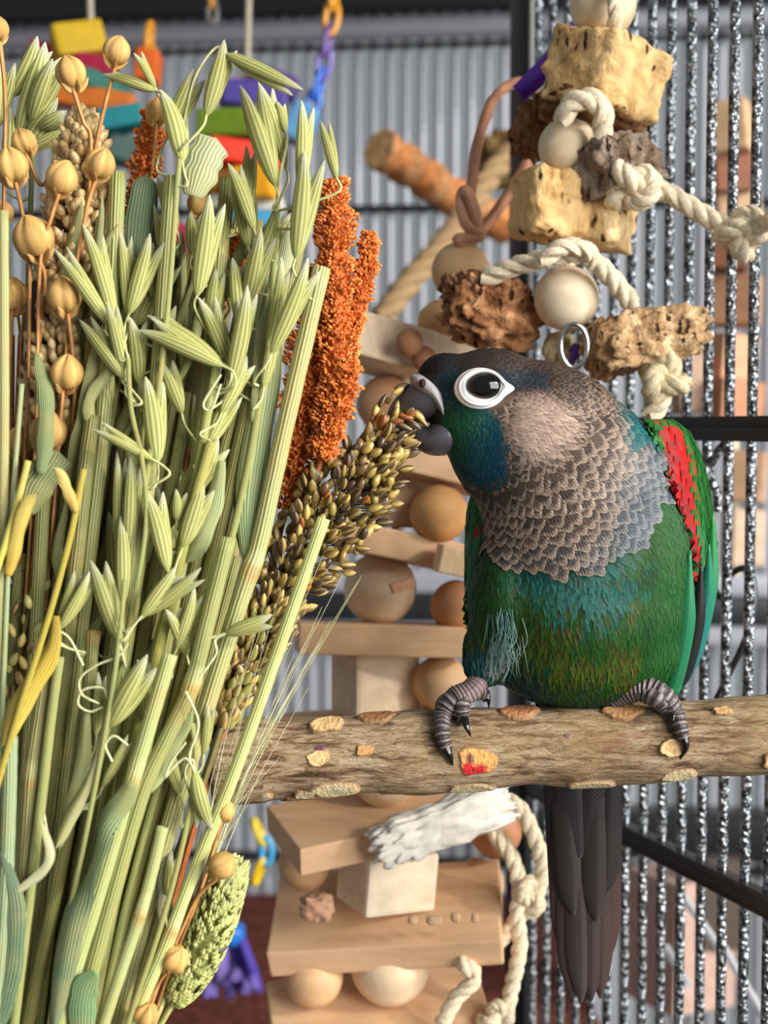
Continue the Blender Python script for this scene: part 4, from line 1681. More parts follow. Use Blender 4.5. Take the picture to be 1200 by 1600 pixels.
def husk(base, tip, w, d, tilt=None, host=None):
    global HC
    HC += 1
    a, b = P(base[0], base[1], d), P(tip[0], tip[1], d + random.uniform(-0.004, 0.004))
    z = b - a
    L = z.length
    z.normalize()
    y = (FW - z * FW.dot(z)).normalized()
    x = y.cross(z)
    Mx = Matrix((x, y, z)).transposed()
    Mx = Mx @ Matrix.Rotation(tilt if tilt is not None else random.uniform(-0.5, 0.5), 3, 'Z')
    s = w * K(d) * 1.08
    m4 = Matrix.Translation(a) @ Mx.to_4x4() @ Matrix.Diagonal((s, s, L, 1))
    n = nearest([host] if host else HOSTS, a - UP * 0.006)
    o = place('oat_husk', HUSKS[HC % 6], m4, n[1])
    # pedicel joins it to the stem
    mb = MB()
    q = n[2]
    mid = (a + q) / 2 - z * 0.004 + Vector((random.uniform(-.002, .002), -0.001, random.uniform(-.001, .002)))
    tube(mb, catmull([a + z * 0.0005, a - z * 0.003, mid, q], 14), [0.00034] * 14, 6, lin(196, 196, 140))
    mb.build('pedicel', M['stem'], n[1])
    return o


for (b_, t_, w, d) in [
        ((322, 180), (359, 66), 40, .330), ((285, 252), (268, 140), 46, .332), ((262, 214), (312, 112), 40, .336), ((353, 84), (469, 147), 33, .330),
        ((430, 290), (388, 128), 46, .334), ((446, 262), (414, 128), 34, .338), ((470, 300), (479, 158), 34, .334), ((462, 404), (492, 238), 46, .331),
        ((526, 280), (506, 186), 24, .334), ((242, 142), (164, 112), 28, .334), ((243, 138), (214, 80), 20, .335), ((446, 205), (438, 158), 22, .336),
        ((174, 512), (90, 384), 30, .330), ((180, 507), (142, 348), 34, .331), ((196, 594), (130, 494), 32, .329), ((196, 590), (174, 470), 30, .330),
        ((200, 492), (196, 360), 28, .333), ((202, 490), (247, 368), 38, .332), ((308, 462), (338, 306), 44, .331), ((347, 572), (222, 504), 36, .327),
        ((346, 568), (236, 488), 38, .329), ((360, 600), (396, 448), 42, .330), ((424, 552), (493, 408), 40, .328), ((418, 548), (450, 404), 30, .333),
        ((246, 722), (238, 588), 46, .328), ((238, 718), (150, 664), 24, .326), ((200, 862), (213, 712), 34, .325), ((186, 870), (190, 706), 28, .328), ((192, 942), (200, 806), 36, .322),
        ((262, 892), (240, 762), 40, .323), ((285, 856), (326, 752), 40, .325), ((276, 815), (284, 765), 24, .327), ((186, 1002), (151, 872), 42, .318), ((222, 962), (282, 890), 34, .317),
        ((226, 962), (320, 894), 28, .318), ((94, 982), (149, 898), 28, .318), ((92, 978), (122, 892), 24, .320), ((276, 1014), (314, 918), 28, .322),
        ((352, 990), (428, 968), 32, .322), ((170, 1135), (240, 1030), 50, .315), ((304, 1206), (320, 1298), 36, .320), ((292, 1024), (270, 948), 32, .324),
        ((346, 645), (392, 560), 34, .331), ((412, 606), (442, 470), 34, .333), ((284, 646), (258, 560), 34, .333), ((262, 1402), (272, 1335), 28, .324),
        ((322, 700), (372, 610), 34, .332), ((296, 780), (352, 690), 36, .330), ((230, 1130), (222, 1030), 30, .321), ((250, 560), (262, 470), 36, .336),
        ((210, 760), (206, 690), 28, .332), ((325, 510), (345, 420), 34, .335), ((385, 480), (420, 360), 40, .336), ((400, 420), (448, 320), 36, .338), ((160, 1230), (205, 1150), 24, .318),
        ((280, 1240), (260, 1170), 26, .324), ((318, 1180), (330, 1100), 22, .328), ((150, 1150), (160, 1050), 26, .321), ((300, 400), (306, 330), 30, .337), ((372, 560), (384, 470), 34, .336)]:
    husk(b_, t_, w, d)
for (b_, t_, w, d) in [((30, 210), (82, 72), 52, .362), ((20, 150), (72, 66), 40, .364), ((48, 190), (92, 96), 46, .360), ((28, 250), (100, 160), 46, .360), ((-6, 200), (10, 90), 46, .364),
                       ((12, 280), (30, 170), 40, .362), ((60, 200), (104, 180), 30, .358), ((40, 235), (110, 205), 26, .358)]:
    husk(b_, t_, w, d, host=st['f21'])

# more husks and shreds filling the gaps further in
for i in range(44):
    u = random.random()
    y = random.uniform(330, 1150)
    x = 150 + (1600 - y) * 0.02 + u * (60 + (1300 - y) * 0.20)
    if y > 900:
        x = 90 + u * 180
    a = random.uniform(-0.55, 0.6)
    L = random.uniform(85, 135)
    husk((x, y), (x + math.sin(a) * L, y - math.cos(a) * L), random.uniform(26, 38), random.uniform(.334, .341))
for i in range(26):
    y = random.uniform(420, 1350)
    x = 70 + random.random() * (90 + (1400 - y) * 0.26)
    a = 0.18 + random.uniform(-0.3, 0.3)
    L = random.uniform(110, 260)
    n = nearest(HOSTS, P(x, y, .335))
    c = mixc(lin(176, 180, 122), lin(120, 128, 78), random.random())
    leaf(n[1], [(x, y), (x + math.sin(a) * L * .4 + random.uniform(-16, 16), y - L * .4), (x + math.sin(a) * L, y - math.cos(a) * L)], random.uniform(12, 26), random.uniform(.330, .342), c,
         [random.uniform(-.6, .6), random.uniform(-.9, .9), random.uniform(-1, 1)], mixc(c, lin(206, 204, 160), .4), 0.45, 18)
# curling tendrils on the oat stems
for (pts, h) in [([(155, 1100), (128, 1085), (125, 1060), (150, 1040), (185, 1025), (200, 1005)], 'f20'), ([(160, 1105), (140, 1112), (122, 1100), (130, 1078), (160, 1075), (168, 1092)], 'f20'),
                 ([(290, 1160), (268, 1190), (258, 1215), (270, 1200), (290, 1185), (304, 1206)], 'f22'), ([(290, 1080), (310, 1130), (296, 1180), (304, 1206)], 'f22'),
                 ([(175, 1190), (165, 1165), (178, 1150), (200, 1165)], 'f20'), ([(352, 990), (336, 1000), (338, 1020), (322, 1045), (312, 1058)], 'f3'), ([(62, 1210), (70, 1280), (82, 1330)], 'f11b'),
                 ([(92, 985), (110, 1000), (130, 1040)], 'f12'), ([(345, 600), (330, 640), (318, 630), (345, 585)], 'f16')]:
    mb = MB()
    tube(mb, catmull([P(x, y, .315) for x, y in pts], 30), [0.00030] * 30, 6, lin(206, 208, 162))
    mb.build('tendril', M['stem'], st[h])


# flax: golden ribbed pods on thin stems
def pod_mesh(seed):
    mb = MB()

    def fn(v):
        a = math.atan2(v[1], v[0])
        rib = 1 - 0.12 * abs(math.cos(a * 2.5 + seed)) ** 6
        tip = 1 + 0.14 * max(0, v[2]) ** 18
        return rib * tip * (0.96 if v[2] < -0.8 else 1)
    ellipsoid(mb, (0, 0, 0), [Vector((1, 0, 0)), Vector((0, 1, 0)), Vector((0, 0, 1))], lin(230, 184, 112), 40, 18, fn)
    o = mb.build('pod', M['pod'], None, True, (0, 0, 0))
    me = o.data
    bpy.data.objects.remove(o)
    return me


PODS = [pod_mesh(i) for i in range(3)]
FLX = 'flax stems beside the tan sorghum head'
pod_i = 0
for (x, y, r, d, stem, lab, grp) in [
        (182, 80, 22, .336, [(182, 95), (160, 180), (148, 240), (120, 420), (100, 700), (60, 1100), (20, 1760)], 'flax stem with the topmost golden pod above the sorghum head', None),
        (111, 114, 25, .334, [(113, 136), (130, 190), (142, 230), (130, 420), (110, 700), (70, 1100), (30, 1760)], 'flax stem with a plump golden pod standing above the sorghum', None),
        (157, 256, 24, .330, [(150, 278), (135, 330), (110, 480), (90, 720), (60, 1100), (10, 1760)], 'flax stem with pale pod next to the square-cut straw top', None), (97, 278, 26, .330, [(92, 302), (80, 340), (62, 420), (55, 700), (30, 1100), (-10, 1760)], 'flax stem with plump pod in front of the sorghum kernels', None),
        (37, 222, 20, .345, [(40, 240), (60, 285), (76, 310), (70, 500), (40, 900), (0, 1760)], None, FLX), (18, 260, 27, .333, [(24, 285), (35, 335), (46, 420), (40, 700), (20, 1100), (-20, 1760)], None, FLX),
        (52, 372, 33, .335, [(60, 402), (70, 440), (62, 540), (55, 760), (20, 1200), (-30, 1760)], 'flax stem with the biggest round pod of the bouquet', None), (100, 463, 28, .332, [(106, 490), (114, 560), (116, 640), (100, 800), (60, 1200), (10, 1760)], 'flax stem with ribbed pod beside the dark withered leaf', None),
        (104, 583, 27, .333, [(98, 610), (94, 660), (80, 760), (60, 1000), (20, 1400), (-20, 1760)], None, FLX), (76, 675, 30, .336, [(70, 700), (62, 760), (50, 900), (20, 1300), (-20, 1760)], None, FLX),
        (20, 462, 26, .345, [(18, 485), (16, 560), (10, 800), (-10, 1300), (-40, 1760)], None, FLX), (32, 690, 24, .347, [(30, 715), (28, 800), (10, 1200), (-30, 1760)], None, FLX),
        (-6, 45, 20, .338, [(0, 65), (8, 160), (6, 300), (0, 700), (-20, 1200), (-40, 1760)], None, FLX), (6, 332, 16, .346, [(6, 345), (12, 420), (8, 700), (-20, 1300), (-40, 1760)], None, FLX),
        (246, 174, 20, .342, [(244, 192), (238, 260), (220, 420), (190, 700), (130, 1100), (60, 1760)], 'flax stem whose papery pod peeks over the small amaranth tip', None),
        (311, 318, 19, .344, [(312, 338), (308, 400), (280, 600), (220, 900), (150, 1300), (80, 1760)], 'flax stem with an open papery pod between the oat straws', None),
        (160, 330, 22, .346, [(158, 350), (150, 450), (120, 700), (70, 1100), (10, 1760)], None, FLX), (345, 395, 20, .346, [(340, 412), (318, 500), (270, 800), (190, 1200), (110, 1760)], 'flax stem with a brownish pod beside the thin amaranth spike', None),
        (347, 1352, 22, .322, [(340, 1372), (310, 1400), (285, 1450), (240, 1560), (180, 1760)], 'flax stem with a round golden pod below the perch end', None),
        (274, 1498, 22, .322, [(262, 1516), (240, 1550), (200, 1640), (150, 1760)], 'flax stem with a golden pod against the green grass head', None),
        (228, 1586, 21, .320, [(222, 1604), (200, 1660), (150, 1760)], 'flax stem with the lowest golden pod in the bouquet', None),
        (352, 1267, 16, .326, [(346, 1282), (335, 1320), (310, 1400), (250, 1560), (190, 1760)], 'flax stem with a small pod tucked under the perch end', None)]:
    lab = lab or 'thin flax stem with golden pod crowding round the sorghum head'
    pp = [P(p[0], p[1], d + 0.012 * i / len(stem)) for i, p in enumerate(stem)]
    path = catmull(pp, 40)
    mb = MB()
    tube(mb, path, [K(d) * (3.6 - 1.0 * i / 40) for i in range(40)], 7, lin(190, 136, 80))
    root = tag(mb.build('flax_stem', M['stem'], None, True, path[-1]), lab, 'flax stem', grp)
    dirv = (path[0] - path[2]).normalized()
    q = dirv.to_track_quat('Z', 'Y').to_matrix().to_4x4()
    s = r * K(d)
    place('seed_pod', PODS[pod_i % 3], Matrix.Translation(P(x, y, d)) @ q @ Matrix.Rotation(random.uniform(0, 6), 4, 'Z') @ Matrix.Diagonal((s, s, s, 1)), root)
    pod_i += 1
    mb = MB()   # calyx under the pod
    for a in range(5):
        ang = a * 2 * math.pi / 5
        e1 = q.to_3x3() @ Vector((math.cos(ang), math.sin(ang), 0))
        c0 = P(x, y, d) - dirv * s * 1.0
        ribbon(mb, catmull([c0 - dirv * s * .06, c0 + e1 * s * .55 + dirv * s * 0.12, c0 + e1 * s * .95 + dirv * s * .5], 8), [s * .5, s * .55, s * .5, s * .45, s * .36, s * .25, s * .14, s * .03], lin(206, 164, 100), None, 0.0001, 0.1, 4)
    mb.build('calyx', M['stem'], root)


for i in range(30):                              # bare flax stems that fill the outer side
    x = random.uniform(-10, 150); yt = random.uniform(330, 620)
    pp = [P(x, yt, .362), P(x - 8 + random.uniform(-25, 25), yt + 200, .36), P(x * 0.8 - 12, 900, .358), P(x * 0.5 - 30, 1300, .352), P(x * 0.4 - 50, 1760, .345)]
    path = catmull(pp, 26)
    mb = MB()
    tube(mb, path, K(.355) * random.uniform(2.4, 4.2), 6, mixc(lin(196, 142, 84), lin(168, 116, 66), random.random()))
    tag(mb.build('bare_flax_stem', M['stem'], None, True, path[-1]), 'thin bare golden-brown flax stem deep behind the flax pods', 'flax stem', 'bare flax stems behind the pods')


# heads of grain
def kernel_mesh(kind):
    mb = MB()
    vs, fs, uv = sphere_geo(10, 8)
    out, cs = [], []
    for v in vs:
        t = (v[2] + 1) / 2
        w = 1 - 0.25 * t
        if t > 0.8:
            w *= 1 - 0.5 * (t - 0.8) / 0.2
        out.append((v[0] * w, v[1] * w * 0.85, v[2] * 1.0))
        a = math.atan2(v[1], v[0])
        if kind == 'tan':
            c = mixc(lin(228, 202, 146), lin(170, 136, 84), sstep(0.6, 1.0, t))
        elif kind == 'olive':
            c = mixc(lin(188, 162, 84), lin(88, 66, 44), sstep(0.25, 0.8, abs(math.sin(a * 1.5))))
        elif kind == 'dark':
            c = mixc(lin(146, 122, 70), lin(62, 48, 44), sstep(0.2, 0.6, abs(math.sin(a * 1.5 + 0.6))))
        elif kind == 'gold':
            c = mixc(lin(216, 190, 108), lin(122, 92, 50), sstep(0.5, 1.0, abs(math.cos(a))))
        elif kind == 'orange':
            c = mixc(lin(220, 130, 40), lin(120, 70, 40), sstep(0.4, 0.9, abs(math.cos(a))))
        else:
            c = mixc(lin(196, 188, 112), lin(140, 134, 70), t)
        cs.append(c)
    mb.add(out, fs, uv, cs)
    o = mb.build('kernel', M['seed'], None, True, (0, 0, 0))
    me = o.data
    bpy.data.objects.remove(o)
    return me


KM = {k: kernel_mesh(k) for k in ('tan', 'olive', 'dark', 'gold', 'orange', 'pale')}


def put_kernel(root, kind, p, dirv, r, l, name='kernel'):
    q = dirv.normalized().to_track_quat('Z', 'Y').to_matrix().to_4x4()
    return place(name, KM[kind], Matrix.Translation(p) @ q @ Matrix.Rotation(random.uniform(0, 6.28), 4, 'Z') @ Matrix.Diagonal((r, r, l, 1)), root)


def spine(pts, res=60):
    return catmull([np.array(p, float) for p in pts], res)


# tan sorghum head
sd = .345
sp = spine([(132, 176), (126, 260), (118, 360), (108, 460), (92, 580), (80, 700)])
path = [P(x, y, sd) for x, y in sp]
mb = MB()
tube(mb, path + [P(60, 1000, .352), P(20, 1400, .348), P(-10, 1760, .342)], K(sd) * 7, 8, lin(168, 134, 84))
sorg = tag(mb.build('sorghum', M['stem'], None, True, P(-10, 1760, .342)), 'tan sorghum head with packed beige kernels between flax pods', 'seed head')
for i in range(290):
    t = random.random() ** 0.9
    j = min(58, int(t * 59))
    x, y = sp[j]
    wid = interp([(176, 14), (220, 42), (300, 54), (450, 56), (600, 56), (700, 44)], y)[0]
    a = random.uniform(0, 2 * math.pi)
    rr = wid * (0.82 + 0.18 * random.random())
    w = -math.cos(a) * rr
    p = P(x + math.sin(a) * rr, y, sd + w * K(sd))
    dv = UP * 0.8 + RT * math.sin(a) * 0.7 - FW * math.cos(a) * 0.7 + RT * 0.1
    put_kernel(sorg, 'tan', p, dv, 8.2 * K(sd) * random.uniform(.85, 1.15), 11.5 * K(sd) * random.uniform(.9, 1.1))

more = MB()                                     # the inner kernels of the head
ks, kf, ku = sphere_geo(8, 6)
for i in range(900):
    t = random.random() * 0.98
    j = int(t * 59)
    x, y = sp[j]
    wid = interp([(176, 12), (220, 38), (300, 50), (450, 52), (600, 52), (700, 40)], y)[0]
    a, rr = random.uniform(0, 6.28), wid * (0.55 + 0.42 * random.random())
    y += random.uniform(-5, 5)
    p = P(x + math.sin(a) * rr, y, sd - math.cos(a) * rr * K(sd))
    dv = (UP + RT * (math.sin(a) * 0.7 + random.uniform(-.2, .2)) - FW * math.cos(a) * 0.7).normalized()
    s1 = dv.orthogonal().normalized(); s2 = dv.cross(s1)
    r, L = 7.8 * K(sd), 11 * K(sd)
    c = mixc(lin(222, 194, 136), lin(160, 124, 74), random.random())
    more.add([p + s1 * (v[0] * r) + s2 * (v[1] * r) + dv * (v[2] * L) for v in ks], kf, ku, [c] * len(ks))
tag(more.build('inner_kernels', M['seed'], sorg), kind='stuff')
# broomcorn head that the parrot nibbles
md_ = .366
sp = spine([(640, 648), (600, 700), (548, 770), (486, 850), (432, 930), (396, 1010), (366, 1075), (345, 1135)], 80)
path = [P(x, y, md_ - 0.012 * (i / 79)) for i, (x, y) in enumerate(sp)]
mb = MB()
tail_p = [P(325, 1200, .35), P(290, 1300, .346), P(230, 1480, .34), P(150, 1760, .335)]
allp = catmull([tuple(q) for q in path[::10]] + [tuple(q) for q in tail_p], 60)
tube(mb, allp, [K(md_) * (3 + 4 * i / 60) for i in range(60)], 8, lin(112, 104, 58))
broom = tag(mb.build('broomcorn', M['stem'], None, True, tail_p[-1]), 'olive-brown broomcorn seed head bent into the beak of the parrot', 'seed head')
twig = MB()
n_s = 0
while n_s < 296:
    t = random.random()
    j = int(t * 79)
    x, y = sp[j]
    wid = interp([(648, 22), (690, 44), (740, 66), (800, 82), (860, 74), (930, 58), (1010, 44), (1075, 34), (1135, 14)], y)[0]
    tx, ty = sp[min(79, j + 2)] - sp[max(0, j - 2)]
    l = math.hypot(tx, ty)
    nx, ny = -ty / l, tx / l                    # across
    a = random.uniform(-1.9, 1.9)
    rr = wid * (0.55 + 0.45 * random.random() ** 0.5)
    ac, w = math.sin(a) * rr, -math.cos(a) * rr * 0.8
    dep = md_ - 0.012 * t
    # keep clear of the beak
    px, py = x + nx * ac, y + ny * ac
    p = P(px, py, dep + w * K(dep))
    if px > 655 and py > 600 and w > -40:
        continue
    q0 = P(x + tx / l * 55, y + ty / l * 55, dep)
    dv = (p - q0).normalized()
    u = random.random()
    if t < 0.55:
        kind = 'olive' if u < .42 else 'dark' if u < .70 else 'gold' if u < .93 else 'orange'
    else:
        kind = 'olive' if u < .40 else 'pale' if u < .62 else 'gold' if u < .95 else 'dark'
    s = random.uniform(0.85, 1.15)
    put_kernel(broom, kind, p, dv, 7.6 * K(dep) * s, 13 * K(dep) * s, 'seed')
    mid = (p + q0) / 2 + Vector((0, 0, 0.001))
    tube(twig, catmull([q0, mid, p], 7), [K(dep) * 1.0] * 7, 4, mixc(lin(120, 108, 58), lin(64, 50, 48), random.random()))
    n_s += 1
tag(twig.build('branchlets', M['stem'], broom), kind='stuff')
more = MB()                                     # the inner seeds of the head
ks, kf, ku = sphere_geo(7, 5)
for i in range(620):
    t = random.random() * 0.999
    j = int(t * 78)
    x, y = sp[j] + (sp[j + 1] - sp[j]) * (t * 78 - j)
    wid = interp([(648, 14), (690, 40), (740, 64), (800, 80), (860, 74), (930, 60), (1010, 46), (1075, 36), (1135, 14)], y)[0]
    a, rr = random.uniform(0, 6.28), wid * random.random() ** 0.6 * 0.86
    tx, ty = sp[j + 1] - sp[max(0, j - 1)]
    l = math.hypot(tx, ty)
    dep = md_ - 0.012 * t
    px, py = x - ty / l * math.sin(a) * rr, y + tx / l * math.sin(a) * rr
    if px > 640:
        continue
    p = P(px, py, dep + math.cos(a) * rr * 0.7 * K(dep))
    dv = (RT * (-tx / l + random.uniform(-.7, .7)) + UP * (ty / l + random.uniform(-.6, .6)) - FW * random.uniform(-.3, .5)).normalized()
    s1 = dv.orthogonal().normalized(); s2 = dv.cross(s1)
    r, L = 7.0 * K(dep), 12 * K(dep)
    c = random.choice([lin(164, 142, 74), lin(112, 86, 52), lin(186, 160, 88), lin(76, 58, 46), lin(138, 116, 60)])
    more.add([p + s1 * (v[0] * r) + s2 * (v[1] * r) + dv * (v[2] * L) for v in ks], kf, ku, [c] * len(ks))
tag(more.build('inner_seeds', M['seed'], broom), kind='stuff')
# seeds that the beak is holding, and the tip that curls up beside it
for (x, y, w, kind, dx, dy) in [(622, 612, -28, 'gold', .8, .6), (612, 622, -30, 'olive', .7, .7), (598, 626, -26, 'dark', .5, .9), (588, 640, -24, 'gold', .3, 1), (584, 656, -22, 'olive', 0, 1), (592, 664, -26, 'dark', .2, 1),
                                (628, 604, -20, 'dark', 1, .3), (636, 652, -58, 'orange', 1, -.2), (645, 646, -60, 'orange', 1, .1), (622, 658, -56, 'orange', .9, .2), (634, 668, -60, 'dark', 1, -.4), (655, 650, -60, 'gold', .8, -.7),
                                (618, 670, -54, 'dark', 1, .1), (648, 664, -60, 'dark', .9, -.6), (626, 682, -54, 'olive', 1, .2), (608, 684, -48, 'gold', .8, .6), (640, 690, -50, 'gold', 1, .1), (660, 658, -58, 'olive', .7, -.7)]:
    put_kernel(broom, kind, PW(x, y, w), RT * dx - UP * dy * -1 if False else RT * dx + UP * dy, 7 * kpx, 12.5 * kpx, 'seed')
mb = MB()
for pts in ([(590, 700, -20), (584, 660, -22), (592, 636, -24), (612, 618, -26), (630, 606, -22)], [(570, 745, -30), (600, 700, -42), (625, 675, -50), (655, 652, -52)], [(580, 730, -30), (620, 690, -48), (650, 668, -56)]):
    tube(mb, catmull([PW(*p) for p in pts], 20), [kpx * 1.8] * 20, 6, lin(98, 84, 50))
mb.build('tip_stem', M['stem'], broom)
# a smaller spray of the same low at the outer side
mb = MB()
path = catmull([P(70, 900, .335), P(45, 960, .335), P(25, 1050, .335), P(0, 1250, .332), P(-30, 1760, .33)], 30)
tube(mb, path, K(.335) * 3, 7, lin(120, 104, 56))
br2 = tag(mb.build('broomcorn_sprig', M['stem'], None, True, path[-1]), 'small loose broomcorn sprig in the dark gap beside the yellow straw', 'seed head')
for (x, y) in [(40, 970), (34, 1000), (66, 945), (22, 1030), (50, 1010), (30, 1060), (60, 980), (18, 985), (44, 940), (72, 915), (26, 950), (12, 1040), (52, 925), (10, 1080), (36, 1035)]:
    put_kernel(br2, random.choice(['pale', 'olive', 'gold']), P(x, y, .334 + random.uniform(-.003, .003)), RT * random.uniform(-.6, .6) + UP, 8 * K(.335), 12 * K(.335), 'seed')


# orange amaranth
def amaranth(pts, wid, d, n, label, tail, plant=None, col=(lin(240, 148, 72), lin(196, 98, 42))):
    sp = spine(pts, 60)
    path = [P(x, y, d) for x, y in sp]
    mb = MB()
    allp = catmull([tuple(q) for q in path[::12]] + [tuple(P(x, y, d)) for x, y in tail], 40)
    tube(mb, allp, [K(d) * min(wid * 0.2 + 1, 2 + 5 * i / 40) for i in range(40)], 8, lin(150, 80, 40))
    if plant is None:
        root = tag(mb.build('amaranth', M['stem'], None, True, allp[-1]), label, 'amaranth')
    else:
        root = plant
        mb.build('stem', M['stem'], root)
    core = MB()
    tube(core, path, [K(d) * wid * 0.30 * (0.3 + 0.7 * math.sin(math.pi * min(.95, i / 59 + .06))) for i in range(60)], 12, lin(196, 98, 42))
    spk = core.build('flower_spike', M['floret'], root)
    if plant:
        spk['label'] = label
    fl = MB()
    for i in range(n):
        t = random.random()
        j = int(t * 58)
        x, y = sp[j] + (sp[j + 1] - sp[j]) * (t * 58 - j)
        prof = (0.45 + 0.55 * math.sin(math.pi * min(0.8, t + 0.12))) * (1 + 0.20 * math.sin(t * 31 + pts[0][0]) + 0.12 * math.sin(t * 73))
        a = random.uniform(-math.pi, math.pi)
        rr = wid * 0.5 * prof * random.uniform(0.62, 1.06)
        tx, ty = sp[min(59, j + 2)] - sp[max(0, j - 2)]
        l = math.hypot(tx, ty) + 1e-6
        nx, ny = -ty / l, tx / l
        p = P(x + nx * math.sin(a) * rr, y + ny * math.sin(a) * rr, d - math.cos(a) * rr * K(d))
        out = RT * (nx * math.sin(a)) - UP * (ny * math.sin(a)) - FW * math.cos(a)
        dv = (out + (RT * -tx / l + UP * ty / l) * random.uniform(0.2, 0.8) + Vector((random.uniform(-.4, .4), random.uniform(-.4, .4), random.uniform(-.4, .4)))).normalized()
        s1 = dv.orthogonal().normalized(); s2 = dv.cross(s1)
        L, r = K(d) * random.uniform(7, 13), K(d) * random.uniform(2.0, 3.6)
        c = mixc(col[0], col[1], random.random()); ct = mixc(c, lin(238, 160, 96), random.random() * 0.7)
        vs = [p - dv * L * 0.5, p + s1 * r, p + s2 * r, p - s1 * r, p - s2 * r, p + dv * L * 0.5]
        fl.add(vs, [(0, 2, 1), (0, 3, 2), (0, 4, 3), (0, 1, 4), (5, 1, 2), (5, 2, 3), (5, 3, 4), (5, 4, 1)], None, [c, c, c, c, c, ct])
    tag(fl.build('florets', M['floret'], spk, False), kind='stuff')
    return root


AM = amaranth([(516, 280), (524, 330), (521, 400), (526, 470), (522, 560), (515, 640), (500, 720)], 62, .362, 3600, 'branching orange amaranth with tall plumes behind the cut straw', [(470, 820), (400, 1000), (300, 1300), (180, 1760)])
amaranth([(576, 362), (575, 405), (566, 455), (553, 510), (542, 580)], 33, .364, 1100, 'slim side spike curving up', [(528, 640), (515, 690)], AM)
amaranth([(500, 420), (486, 520), (474, 620), (462, 720), (448, 800)], 70, .368, 2600, 'long spike close behind the cut straw', [(430, 860), (408, 980)], AM, (lin(240, 148, 72), lin(196, 98, 42)))
amaranth([(545, 560), (538, 610), (520, 670), (500, 720)], 44, .360, 1100, 'short spike above the broomcorn', [(480, 780), (460, 850)], AM)
amaranth([(376, 366), (366, 400), (350, 440), (334, 490), (318, 540)], 30, .346, 900, 'thin rust amaranth spike between the green oat husks', [(300, 640), (260, 900), (180, 1300), (100, 1760)], None, (lin(240, 148, 72), lin(196, 98, 42)))
amaranth([(240, 172), (234, 220), (222, 280), (212, 340), (236, 345)], 46, .347, 1300, 'short rust amaranth tip behind the cut straws', [(214, 500), (180, 900), (120, 1300), (60, 1760)], None, (lin(240, 148, 72), lin(196, 98, 42)))
amaranth([(262, 700), (262, 780), (250, 880)], 70, .357, 1100, 'amaranth glimpsed deep inside the bouquet between the oat straws', [(230, 1000), (150, 1400), (80, 1760)], None, (lin(240, 148, 72), lin(196, 98, 42)))

# canary grass head with its scaly bracts
cd_ = .334
sp = spine([(372, 1346), (352, 1390), (330, 1450), (300, 1520), (270, 1568)], 50)
path = [P(x, y, cd_) for x, y in sp]
mb = MB()
allp = catmull([tuple(q) for q in path[::12]] + [tuple(P(230, 1640, cd_)), tuple(P(180, 1760, cd_))], 30)
tube(mb, allp, K(cd_) * 5, 8, lin(170, 172, 104))
grass = tag(mb.build('canary_grass', M['stem'], None, True, allp[-1]), 'plump yellow-green canary grass head below the perch', 'seed head')
core = MB()
tube(core, path, [K(cd_) * 23 * (0.2 + 0.8 * math.sin(math.pi * min(.93, i / 49 * 0.9 + .04)) ** 0.7) for i in range(50)], 16, lin(150, 152, 84))
core.build('head_core', M['stem'], grass)
br = MB()
for i in range(1100):
    t = random.random(); j = int(t * 49); x, y = sp[j]
    rr = 33 * (0.2 + 0.8 * math.sin(math.pi * min(.93, t * 0.9 + .04)) ** 0.7)
    a = random.uniform(-math.pi, math.pi)
    tx, ty = sp[min(49, j + 2)] - sp[max(0, j - 2)]
    l = math.hypot(tx, ty); nx, ny = -ty / l, tx / l
    p = P(x + nx * math.sin(a) * rr, y + ny * math.sin(a) * rr, cd_ - math.cos(a) * rr * K(cd_))
    out = RT * (nx * math.sin(a)) - UP * (ny * math.sin(a)) - FW * math.cos(a)
    up_ = (RT * -tx / l + UP * ty / l)
    dv = (up_ + out * 0.35).normalized()
    sd_ = dv.cross(out).normalized()
    L, r = K(cd_) * random.uniform(16, 22), K(cd_) * 5.5
    c = mixc(lin(190, 192, 120), lin(150, 156, 84), random.random())
    vs = [p - dv * L * .45, p + sd_ * r, p + out * r * .7, p - sd_ * r, p - out * r * .3, p + dv * L * .55]
    br.add(vs, [(0, 2, 1), (0, 3, 2), (0, 4, 3), (0, 1, 4), (5, 1, 2), (5, 2, 3), (5, 3, 4), (5, 4, 1)], None, [c] * 5 + [mixc(c, lin(216, 214, 160), .6)])
tag(br.build('bracts', M['stem'], grass, False), kind='stuff')
# barley with long hair-fine awns
mb = MB()
path = catmull([P(318, 1400, .338), P(290, 1480, .336), P(240, 1600, .333), P(180, 1760, .33)], 24)
tube(mb, path, K(.335) * 5, 8, lin(176, 178, 116))
barley = tag(mb.build('barley_ear', M['stem'], None, True, path[-1]), 'barley ear with long pale hair-thin bristles rising past the perch', 'barley')
aw = MB()
for i in range(26):
    x0, y0 = 300 + random.uniform(-14, 20), 1410 + random.uniform(-30, 40)
    tx, ty = random.choice([(455, 1040), (480, 1000), (500, 960), (470, 1090), (440, 1000), (430, 930), (520, 1010), (545, 915), (495, 880), (440, 1180), (400, 1240)])
    tx += random.uniform(-22, 22); ty += random.uniform(-20, 20)
    d1 = .338 + random.uniform(-.004, .004)
    tube(aw, catmull([P(x0, y0, d1), P((x0 + tx) / 2 - 12, (y0 + ty) / 2, d1), P(tx, ty, d1 + .002)], 14), [K(d1) * (1.25 - 0.07 * q) for q in range(14)], 5, mixc(lin(190, 192, 140), lin(210, 206, 170), random.random()))
tag(aw.build('bristles', M['stem'], barley), kind='stuff')
